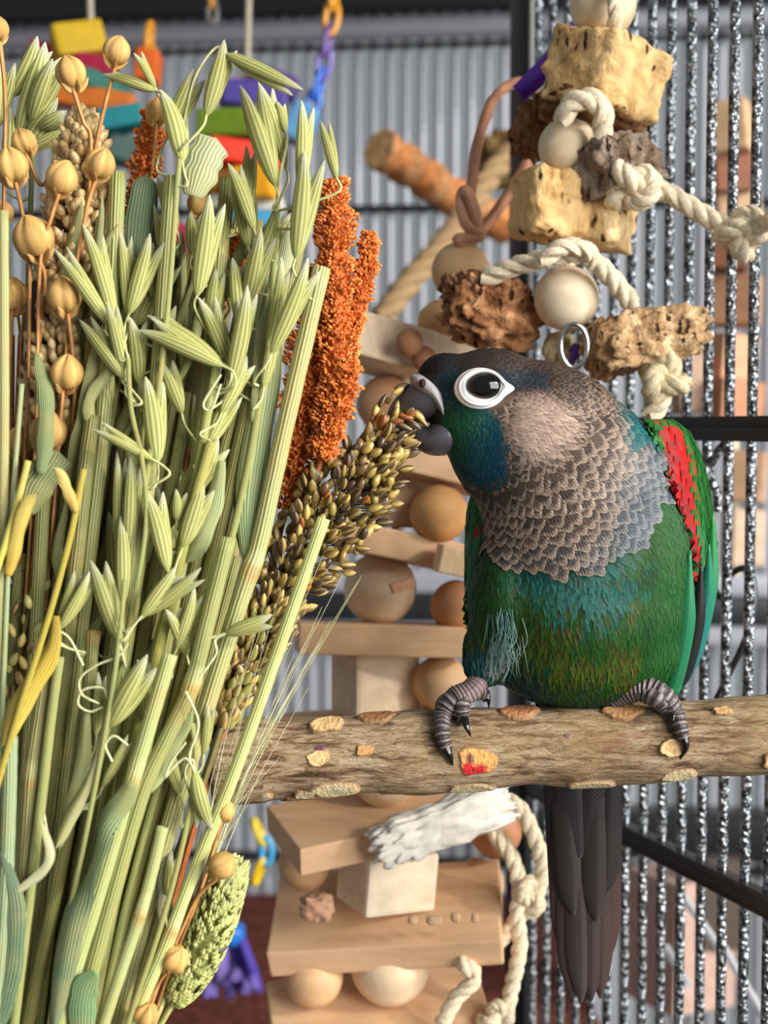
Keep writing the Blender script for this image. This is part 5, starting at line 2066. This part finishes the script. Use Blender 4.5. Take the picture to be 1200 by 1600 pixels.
# dark blue dried statice deep at the outer side
mb = MB()
path = catmull([P(30, 870, .348), P(22, 960, .348), P(0, 1300, .344), P(-30, 1760, .34)], 20)
tube(mb, path, K(.345) * 4, 7, lin(70, 66, 60))
stat = tag(mb.build('statice_sprig', M['stem'], None, True, path[-1]), 'dark blue dried flower tuft in the gap beside the yellow straws', 'dried flower')
fl = MB()
for i in range(240):
    x, y = random.gauss(30, 16), random.uniform(840, 980)
    p = P(x, y, .347 + random.uniform(-.006, .006))
    dv = Vector((random.uniform(-1, 1), random.uniform(-1, .2), random.uniform(-.4, 1))).normalized()
    ribbon(fl, [p, p + dv * K(.347) * 8, p + dv * K(.347) * 15], [K(.347) * 5, K(.347) * 8, K(.347) * 2], mixc(lin(58, 62, 104), lin(40, 40, 64), random.random()), random.uniform(-1.2, 1.2), 0.0001, .3, 2)
tag(fl.build('petals', M['stem'], stat), kind='stuff')

# ------------------------------------------------------------------ toys
ROPE = lin(240, 224, 192)


def rope(parent, pts, w, strands=3, col=ROPE, name='rope', pitch=2.6, res=None):
    """laid rope along (x, y, d) pixels: twisted strands"""
    dd = sum(p[2] for p in pts) / len(pts)
    k = K(dd)
    L = sum(math.dist(pts[i][:2], pts[i + 1][:2]) for i in range(len(pts) - 1))
    n = res or max(24, int(L / (w * 0.28)))
    path = catmull([tuple(P(*p)) for p in pts], n)
    fr = frames(path)
    mb = MB()
    s = 0.0
    off = [[] for _ in range(strands)]
    for i in range(n):
        if i:
            s += (path[i] - path[i - 1]).length
        T, N, B = fr[i]
        for q in range(strands):
            a = 2 * math.pi * (q / strands) + s / (w * k * pitch) * 2 * math.pi
            off[q].append(path[i] + (N * math.cos(a) + B * math.sin(a)) * w * k * 0.24)
    for q in range(strands):
        tube(mb, off[q], w * k * 0.29, 8, mixc(col, tuple(z * 0.8 for z in col), random.random() * 0.5))
    return mb.build(name, M['rope'], parent)


def rope_knot(parent, x, y, d, r, seed=0, col=ROPE, wf=0.42):
    """overhand knot: a thick trefoil of rope"""
    k = K(d)
    R = Matrix.Rotation(seed * 1.3, 3, FW) @ Matrix.Rotation(0.5 + seed, 3, RT)
    pts = []
    for i in range(61):
        t = 2 * math.pi * i / 60
        v = Vector(((math.sin(t) + 2 * math.sin(2 * t)) / 3, -math.sin(3 * t) / 2.2, (math.cos(t) - 2 * math.cos(2 * t)) / 3))
        pts.append(P(x, y, d) + R @ (RT * v.x + FW * v.y + UP * v.z) * (r * 0.82 * k))
    mb = MB()
    fr = frames(pts)
    for q in range(3):
        o = []
        for i in range(61):
            T, N, B = fr[i]
            a = 2 * math.pi * (q / 3 + i / 60 * 5)
            o.append(pts[i] + (N * math.cos(a) + B * math.sin(a)) * (r * wf * 0.42 * k))
        tube(mb, o, r * wf * 0.55 * k, 8, mixc(col, tuple(z * 0.85 for z in col), random.random()), False)
    return mb.build('rope_knot', M['rope'], parent)


def ball(parent, x, y, d, r, col, name='wooden_ball', ax=0.3):
    mb = MB()
    c = P(x, y, d)
    M3 = Matrix.Rotation(ax, 3, FW)
    axs = [M3 @ RT * r * K(d), M3 @ FW * r * K(d), M3 @ UP * r * K(d)]

    def fn(v):
        return 1.0 if abs(v[2]) < 0.97 else 0.97
    ellipsoid(mb, c, axs, col, 36, 22, fn)
    return mb.build(name, M['wood'], parent)


def slat(parent, x, y, d, hx, hy, hw, roll, yaw, pitch, col, mat='wood', name='wooden_slat', bev=0.15):
    mb = MB()
    boxgeo(mb, P(x, y, d), axes_px(hx, hy, hw, d, math.radians(roll), math.radians(yaw), math.radians(pitch)), col, bev)
    return mb.build(name, M[mat], parent, False)


WD = lin(224, 186, 142); WDL = lin(240, 216, 184); WDO = lin(216, 164, 108); WDG = lin(214, 198, 174); WDW = lin(252, 246, 234)
TD = .47
tower = thing('wooden_toy', P(600, 1600, TD), 'tall stacked toy of bare wooden slats, balls and blocks behind the perch', 'bird toy')
# leather hanger
LC = lin(186, 130, 100)
mb = MB()
tube(mb, catmull([P(860, 250, .50), P(838, 150, .50), P(815, 128, .49), P(775, 150, .48), P(750, 210, .475), P(738, 280, .472), P(732, 340, .47)], 50), K(.48) * 8.5, 10, LC)
mb.build('leather_cord', M['leather'], tower)
mb = MB()
tube(mb, catmull([P(850, 215, .50), P(826, 250, .49), P(798, 298, .48), P(765, 345, .472), P(738, 372, .47)], 40), K(.48) * 9, 10, LC)
mb.build('leather_cord', M['leather'], tower)
mb = MB()
tube(mb, catmull([P(732, 370, .466), P(745, 345, .462), P(730, 300, .463), P(720, 310, .466), P(728, 350, .462), P(752, 368, .464), P(715, 374, .462), P(740, 382, .466)], 60), K(.468) * 9, 10, lin(204, 152, 122))
mb.build('cord_knot', M['leather'], tower)
ball(tower, 720, 424, .47, 46, WD)
ball(tower, 690, 506, .472, 38, lin(216, 170, 120))
slat(tower, 640, 556, .475, 112, 34, 60, 14, 15, -8, WDL, 'chew')
ball(tower, 640, 535, .452, 22, lin(178, 128, 92), 'wooden_bead')
ball(tower, 662, 560, .455, 20, lin(170, 116, 84), 'wooden_bead')
ball(tower, 604, 632, .478, 46, lin(206, 160, 122))
slat(tower, 664, 725, .470, 102, 26, 62, 13, 12, -6, lin(226, 188, 150))
slat(tower, 632, 772, .480, 48, 52, 46, 2, 20, 0, lin(216, 188, 158), name='wooden_block')
ball(tower, 686, 803, .462, 46, WDO)
slat(tower, 640, 858, .470, 110, 22, 58, 12, 10, -4, lin(226, 188, 150))
slat(tower, 712, 877, .452, 30, 22, 24, 12, 10, 0, lin(236, 204, 164), 'chew', 'slat_end')
ball(tower, 594, 920, .474, 57, WDL)
ball(tower, 714, 948, .468, 42, lin(206, 152, 112))
slat(tower, 628, 915, .452, 18, 8, 10, -18, 10, 0, lin(196, 146, 112), 'chew', 'wood_chip')
slat(tower, 598, 998, .466, 134, 24, 58, 2, 6, -2, lin(226, 188, 150))
slat(tower, 586, 1070, .474, 56, 52, 46, 0, 28, 0, lin(232, 212, 184), name='wooden_block')
ball(tower, 688, 1068, .470, 44, WD)
slat(tower, 560, 1135, .472, 120, 22, 58, -4, 0, 0, WD)
ball(tower, 600, 1215, .470, 48, WDL)
ball(tower, 480, 1240, .478, 30, WDO)
slat(tower, 605, 1278, .468, 172, 22, 78, -7, 22, 16, lin(226, 188, 150))
mb = MB()
chunk(mb, P(690, 1288, .445), axes_px(108, 34, 20, .445, math.radians(-18), math.radians(12), 0.2), WDW, 0.28, 22, 4, 5, 3.4)
mb.build('chewed_edge', M['chew'], tower)
ball(tower, 476, 1350, .470, 41, lin(216, 176, 134))
slat(tower, 605, 1368, .462, 62, 46, 50, 3, 30, 4, lin(240, 226, 202), name='wooden_block')
slat(tower, 606, 1432, .468, 178, 24, 92, -5, -6, 26, lin(226, 188, 150))
mb = MB()
chunk(mb, P(495, 1418, .448), axes_px(25, 20, 22, .448), lin(206, 160, 130), 0.3, 10, 7, 3, 3)
mb.build('wooden_bead', M['chew'], tower)
for q, (x, y, r) in enumerate([(645, 1432, 7), (678, 1432, 12), (712, 1428, 7), (742, 1428, 6)]):
    mb = MB(); chunk(mb, P(x, y + 6, .4425), axes_px(r, 7, 4, .4425), lin(214, 176, 138), 0.3, 5, q, 3)
    mb.build('chew_mark', M['chew'], tower)
ball(tower, 490, 1527, .462, 46, lin(222, 182, 140))
ball(tower, 610, 1508, .464, 62, WDL)
slat(tower, 592, 1590, .466, 168, 24, 88, -5, 8, 24, lin(226, 188, 150))
ball(tower, 775, 1300, .476, 40, lin(196, 140, 106))
ball(tower, 748, 1380, .482, 40, WD)
rope(tower, [(770, 1250, .46), (808, 1258, .458), (836, 1310, .456), (848, 1360, .456), (836, 1400, .456), (812, 1430, .456), (780, 1470, .456), (745, 1480, .458)], 26)
rope(tower, [(770, 1300, .462), (800, 1340, .458), (812, 1390, .456), (808, 1430, .454), (812, 1480, .455), (800, 1540, .456), (786, 1610, .456)], 26)
rope(tower, [(730, 1485, .452), (740, 1530, .45), (712, 1560, .45), (690, 1600, .45)], 26)
rope_knot(tower, 826, 1400, .456, 30, 1)
rope_knot(tower, 775, 1592, .456, 28, 2)
rope(tower, [(715, 1490, .452), (728, 1510, .448), (742, 1520, .45)], 26)
rope(tower, [(640, 520, .476), (620, 800, .478), (610, 1000, .474), (606, 1300, .472), (604, 1600, .47)], 14)

# cork and rope toy
CD = .435
corkt = thing('cork_toy', P(900, 640, CD), 'hanging toy of cork chunks, wooden beads and knotted rope above the parrot', 'bird toy')
CT = lin(234, 198, 142); CB = lin(150, 112, 80); CG = lin(166, 152, 138)


def cork(x, y, d, hx, hy, hw, roll, yaw, col, rough=0.12, seed=0, power=5.0, pitch=0.0, label=None, sub=22, freq=2.2):
    mb = MB()
    chunk(mb, P(x, y, d), axes_px(hx, hy, hw, d, math.radians(roll), math.radians(yaw), math.radians(pitch)), col, rough, sub, seed, power, freq)
    o = mb.build('cork_chunk', M['corkcut' if rough < 0.15 else 'cork'], corkt)
    if label:
        o['label'] = label
    return o


WB = lin(240, 224, 192)
ball(corkt, 942, 8, CD, 52, WB, 'wooden_bead')
rope(corkt, [(955, -30, CD - .012), (962, 20, CD - .016), (955, 60, CD - .01)], 24)
cork(945, 118, CD, 74, 58, 70, 8, 42, CT, 0.10, 1, 9, 10)
cork(925, 178, CD + .006, 80, 26, 60, 10, 30, CB, 0.2, 2, 4)
rope(corkt, [(880, 190, CD - .012), (892, 162, CD - .015), (925, 155, CD - .017), (942, 178, CD - .015), (940, 212, CD - .012)], 34)
ball(corkt, 887, 230, CD, 46, WB, 'wooden_bead')
cork(965, 265, CD - .004, 60, 50, 50, -18, 25, CG, 0.24, 3, 3.4, label='grey rough bark chunk', freq=2.8)
cork(862, 322, CD, 54, 54, 50, 4, 20, CT, 0.11, 4, 7)
cork(940, 340, CD + .002, 44, 48, 46, 10, -30, lin(240, 212, 162), 0.10, 5, 8)
cork(838, 200, CD + .02, 34, 46, 30, 20, 30, lin(160, 116, 78), 0.3, 6, 3)
rope_knot(corkt, 985, 292, CD - .012, 42, 0.4)
rope(corkt, [(990, 285, CD - .012), (1040, 300, CD - .012), (1090, 330, CD - .012), (1130, 352, CD - .012)], 32)
rope_knot(corkt, 1160, 366, CD - .012, 40, 2.1)
rope(corkt, [(1165, 370, CD - .012), (1200, 345, CD - .018), (1240, 330, CD - .034)], 30)
rope(corkt, [(755, 436, CD - .006), (800, 418, CD - .01), (850, 404, CD - .014), (900, 396, CD - .016), (930, 410, CD - .016), (960, 440, CD - .014), (990, 478, CD - .012)], 32)
rope(corkt, [(846, 410, CD - .02), (880, 385, CD - .022), (918, 392, CD - .02), (925, 412, CD - .016)], 28)
ball(corkt, 885, 466, CD - .004, 51, lin(244, 230, 202), 'wooden_bead')
cork(768, 488, CD + .004, 74, 52, 50, 14, 20, lin(190, 142, 102), 0.3, 7, 3, freq=3.2, label='rough brown bark chunk')
cork(715, 450, CD + .004, 22, 22, 26, 10, 20, lin(196, 152, 112), 0.35, 12, 3, freq=3.2)
cork(1012, 528, CD - .006, 92, 42, 48, -12, 14, lin(236, 204, 160), 0.24, 8, 3.6, freq=3.0)
cork(950, 545, CD - .004, 34, 42, 40, -12, 14, lin(206, 166, 124), 0.25, 9, 3.6, freq=3.0)
rope_knot(corkt, 1036, 590, CD - .012, 40, 3.0, lin(232, 216, 176))
rope(corkt, [(1036, 612, CD - .012), (1030, 636, CD - .012), (1012, 652, CD - .012)], 30)
rope_knot(corkt, 872, 556, CD + .01, 34, 1.2, lin(232, 210, 170))
mb = MB()
k_ = K(CD - .014)
ring = [P(897 + math.cos(a) * 21, 540 + math.sin(a) * 34, CD - .016 + math.sin(a * 1) * .001) for a in np.linspace(0, 2 * math.pi, 41)]
tube(mb, ring, k_ * 4.2, 10)
mb.build('metal_ring', M['steel'], corkt)
mb = MB()
ribbon(mb, catmull([P(902, 30, CD + .02), P(880, 60, CD + .018), P(862, 92, CD + .018), P(840, 120, CD + .02), P(812, 148, CD + .022)], 24), K(CD) * 34, lin(104, 46, 190), list(np.linspace(0.9, -0.6, 24)), 0.0002, 0.3)
mb.build('purple_ribbon', M['plastic'], corkt)
mb = MB()
ribbon(mb, catmull([P(905, 540, CD + .004), P(890, 560, CD + .004), P(882, 585, CD + .004)], 12), K(CD) * 20, lin(116, 66, 200), 0.3, 0.0002, 0.3)
mb.build('purple_ribbon', M['plastic'], corkt)
rope(corkt, [(942, -60, CD), (930, 60, CD), (900, 250, CD), (890, 400, CD), (890, 520, CD)], 18)

# perches at the back
bp = MB()
path = catmull([P(592, 232, .78), P(640, 262, .80), P(700, 302, .83), (P(790, 352, .87))], 40)
tube(bp, path, [K(.8) * (30 + 3 * math.sin(i * .7)) * (1 + .04 * math.sin(i * 2.1)) for i in range(40)], 18, [mixc(lin(170, 128, 90), lin(184, 124, 76), abs(math.sin(i * .3))) for i in range(40)], True, False, lin(196, 160, 112))
tag(bp.build('back_perch', M['corkcut'], None), 'blurred orange-brown branch perch fixed at the back of the cage', 'perch')
rp = thing('rope_perch', P(600, 500, .70), 'thick brown rope perch slanting behind the wooden toy', 'perch')
rope(rp, [(800, 235, .74), (765, 275, .73), (730, 330, .72), (690, 385, .71), (640, 440, .70), (595, 500, .69)], 40, 3, lin(150, 124, 90))
mb = MB(); chunk(mb, P(790, 250, .75), axes_px(46, 40, 30, .75), lin(120, 100, 60), 0.3, 10, 3, 3)
mb.build('end_knot', M['cork'], rp)


# colourful toys, far back and out of focus
def colour_toy(label, parts, loc, rope_pts, rd):
    t = thing('slat_toy', P(*loc), label, 'bird toy')
    for (x, y, d, hx, hy, roll, yaw, c) in parts:
        slat(t, x, y, d, hx, hy, 26, roll, yaw, 0, c, 'colour', 'painted_slat', 0.3)
    rope(t, [(x, y, rd) for x, y in rope_pts], 10, 3, lin(210, 200, 180))
    return t


colour_toy('bright toy of yellow, magenta, orange and teal slats behind the oat husks',
           [(122, 66, .72, 40, 26, -14, 20, lin(214, 176, 26)), (104, 96, .73, 56, 13, 18, 0, lin(178, 30, 84)), (152, 130, .72, 46, 14, 8, 30, lin(20, 108, 92)), (146, 158, .72, 66, 17, 10, 0, lin(214, 116, 40)),
            (188, 188, .71, 36, 17, -12, 10, lin(12, 118, 126)), (192, 236, .72, 34, 22, 12, 30, lin(24, 66, 60)), (86, 150, .73, 40, 16, -10, 0, lin(20, 70, 70)), (150, 105, .72, 30, 13, 12, 0, lin(176, 30, 70)), (232, 106, .72, 18, 24, 6, 0, lin(232, 106, 32))],
           (140, 250, .72), [(140, -40), (145, 100), (160, 260)], .735)
colour_toy('bright toy of purple, green, red and amber slats behind the tall husks',
           [(396, 152, .74, 52, 20, 4, 10, lin(64, 48, 130)), (352, 140, .76, 26, 14, 0, 0, lin(196, 176, 160)), (372, 196, .73, 62, 22, 2, -10, lin(108, 138, 32)), (384, 242, .73, 58, 18, 4, 12, lin(226, 52, 26)),
            (338, 286, .74, 42, 24, 2, 20, lin(176, 120, 22)), (398, 288, .72, 34, 26, -2, -10, lin(236, 164, 22)), (388, 322, .73, 56, 10, 3, 0, lin(206, 208, 200)), (390, 342, .73, 48, 15, 2, 8, lin(60, 146, 186)),
            (345, 392, .74, 80, 34, 3, 10, lin(160, 22, 72)), (430, 130, .75, 36, 16, 20, 0, lin(80, 60, 120)), (470, 196, .74, 22, 30, 24, 0, lin(88, 140, 186))],
           (380, 400, .74), [(390, -60), (385, 150), (375, 420)], .755)


def chain(label, pts, d, cols, r=20, th=5):
    t = thing('plastic_chain', P(pts[-1][0], pts[-1][1], d), label, 'chain')
    for i, (x, y) in enumerate(pts):
        mb = MB()
        nx = pts[min(i + 1, len(pts) - 1)]; pv = pts[max(i - 1, 0)]
        ang = math.atan2(nx[0] - pv[0], nx[1] - pv[1] + 1e-6)
        ca, sa = math.cos(ang), math.sin(ang)
        lp = []
        for a in np.linspace(0, 2 * math.pi, 25):
            u, v = math.cos(a) * r * (0.5 if i % 2 else 0.22), math.sin(a) * r * 1.25
            lp.append(P(x + u * ca + v * sa, y - u * sa + v * ca, d + (0 if i % 2 else math.cos(a) * r * 0.4 * K(d))))
        tube(mb, lp, K(d) * th, 8, cols[i % len(cols)])
        mb.build('link', M['plastic'], t)
    return t


AMB = lin(228, 156, 28)
chain('plastic chain of amber, purple and blue links hanging from the cage roof', [(522, -10), (518, 28), (512, 64), (506, 100), (498, 132), (488, 164)], .76, [AMB, AMB, lin(104, 76, 140), lin(96, 84, 158), lin(36, 96, 190), lin(40, 104, 186)])
chain('short amber plastic links hanging above the orange slat', [(233, 58), (230, 88)], .74, [AMB], 18)
chain('amber plastic link hooked on the cage roof bars', [(332, -6), (332, 20)], .78, [AMB, lin(120, 118, 112)], 14, 4)
chain('small yellow and blue plastic links low behind the bouquet', [(404, 1300), (416, 1330), (404, 1362)], .70, [lin(222, 196, 40), lin(60, 166, 216), lin(232, 196, 20)], 16, 5)
# purple and blue tassel toy on the litter
tt = thing('tassel_toy', P(350, 1540, .78), 'blue and purple fabric tassel toy above the red-brown litter', 'bird toy')
mb = MB(); chunk(mb, P(345, 1458, .76), axes_px(36, 20, 24, .76), lin(24, 104, 190), 0.12, 8, 2, 3)
mb.build('blue_top', M['plastic'], tt)
for i in range(16):
    a = -1.2 + 2.4 * i / 15
    mb = MB()
    x0, y0 = 345 + 26 * math.sin(a), 1470
    tube(mb, catmull([P(x0, y0 - 20, .76), P(345 + 48 * math.sin(a), 1505 + random.uniform(-8, 8), .75 + .02 * random.random()), P(345 + 62 * math.sin(a), 1545 + random.uniform(-20, 14), .75 + .02 * random.random())], 10), K(.76) * 9, 7, mixc(lin(70, 56, 150), lin(120, 104, 170), random.random()))
    mb.build('tassel', M['rope'], tt)
# brown wooden toy beyond the barred door
bt = thing('block_toy', P(1140, 660, .80), 'blurred brown block toy hanging beyond the barred door', 'bird toy')
for q, (x, y, hx, hy, c) in enumerate([(1145, 200, 26, 40, lin(196, 164, 130)), (1140, 275, 30, 28, lin(134, 86, 60)), (1150, 330, 34, 24, lin(190, 158, 128)), (1138, 390, 30, 34, lin(120, 74, 52)), (1150, 470, 36, 40, lin(176, 132, 104)),
                                       (1140, 560, 34, 36, lin(196, 152, 120)), (1145, 630, 40, 34, lin(180, 124, 92)), (1075, 600, 26, 46, lin(170, 140, 120)), (1165, 745, 30, 40, lin(182, 148, 120)), (1160, 840, 26, 44, lin(196, 172, 150))]):
    slat(bt, x, y, .80 + .01 * (q % 3), hx, hy, 28, random.uniform(-8, 8), random.uniform(-30, 30), 0, c, 'wood', 'wooden_block')
rope(bt, [(1145, 100, .82), (1145, 500, .82), (1150, 900, .82)], 12)
# crate and clear rods low beyond the door
lo = thing('cardboard_box', P(1070, 1560, .85), 'pinkish brown cardboard box low beyond the barred door', 'box')
slat(lo, 1062, 1462, .86, 62, 100, 60, 2, 30, 0, lin(176, 150, 140), 'wood', 'box_body', .05)
slat(lo, 1120, 1410, .845, 40, 70, 20, 3, 10, 0, lin(74, 62, 54), 'wood', 'box_dark_slab', .1)  # dark brown slab overlapping the right front of the box
for i, (x, y, x2, y2) in enumerate([(1060, 1390, 1130, 1490), (1130, 1480, 1200, 1600), (1040, 1480, 1075, 1540)]):
    mb = MB()
    a, b_ = P(x, y, .62), P(x2, y2, .60)
    tube(mb, [a, b_], K(.6) * 7, 10)
    tag(mb.build('acrylic_rod', M['clear'], None), ['clear acrylic rod slanting beside the cardboard box flap', 'clear acrylic rod lowest beyond the barred door', 'short clear acrylic rod close to the parrot tail'][i], 'rod')
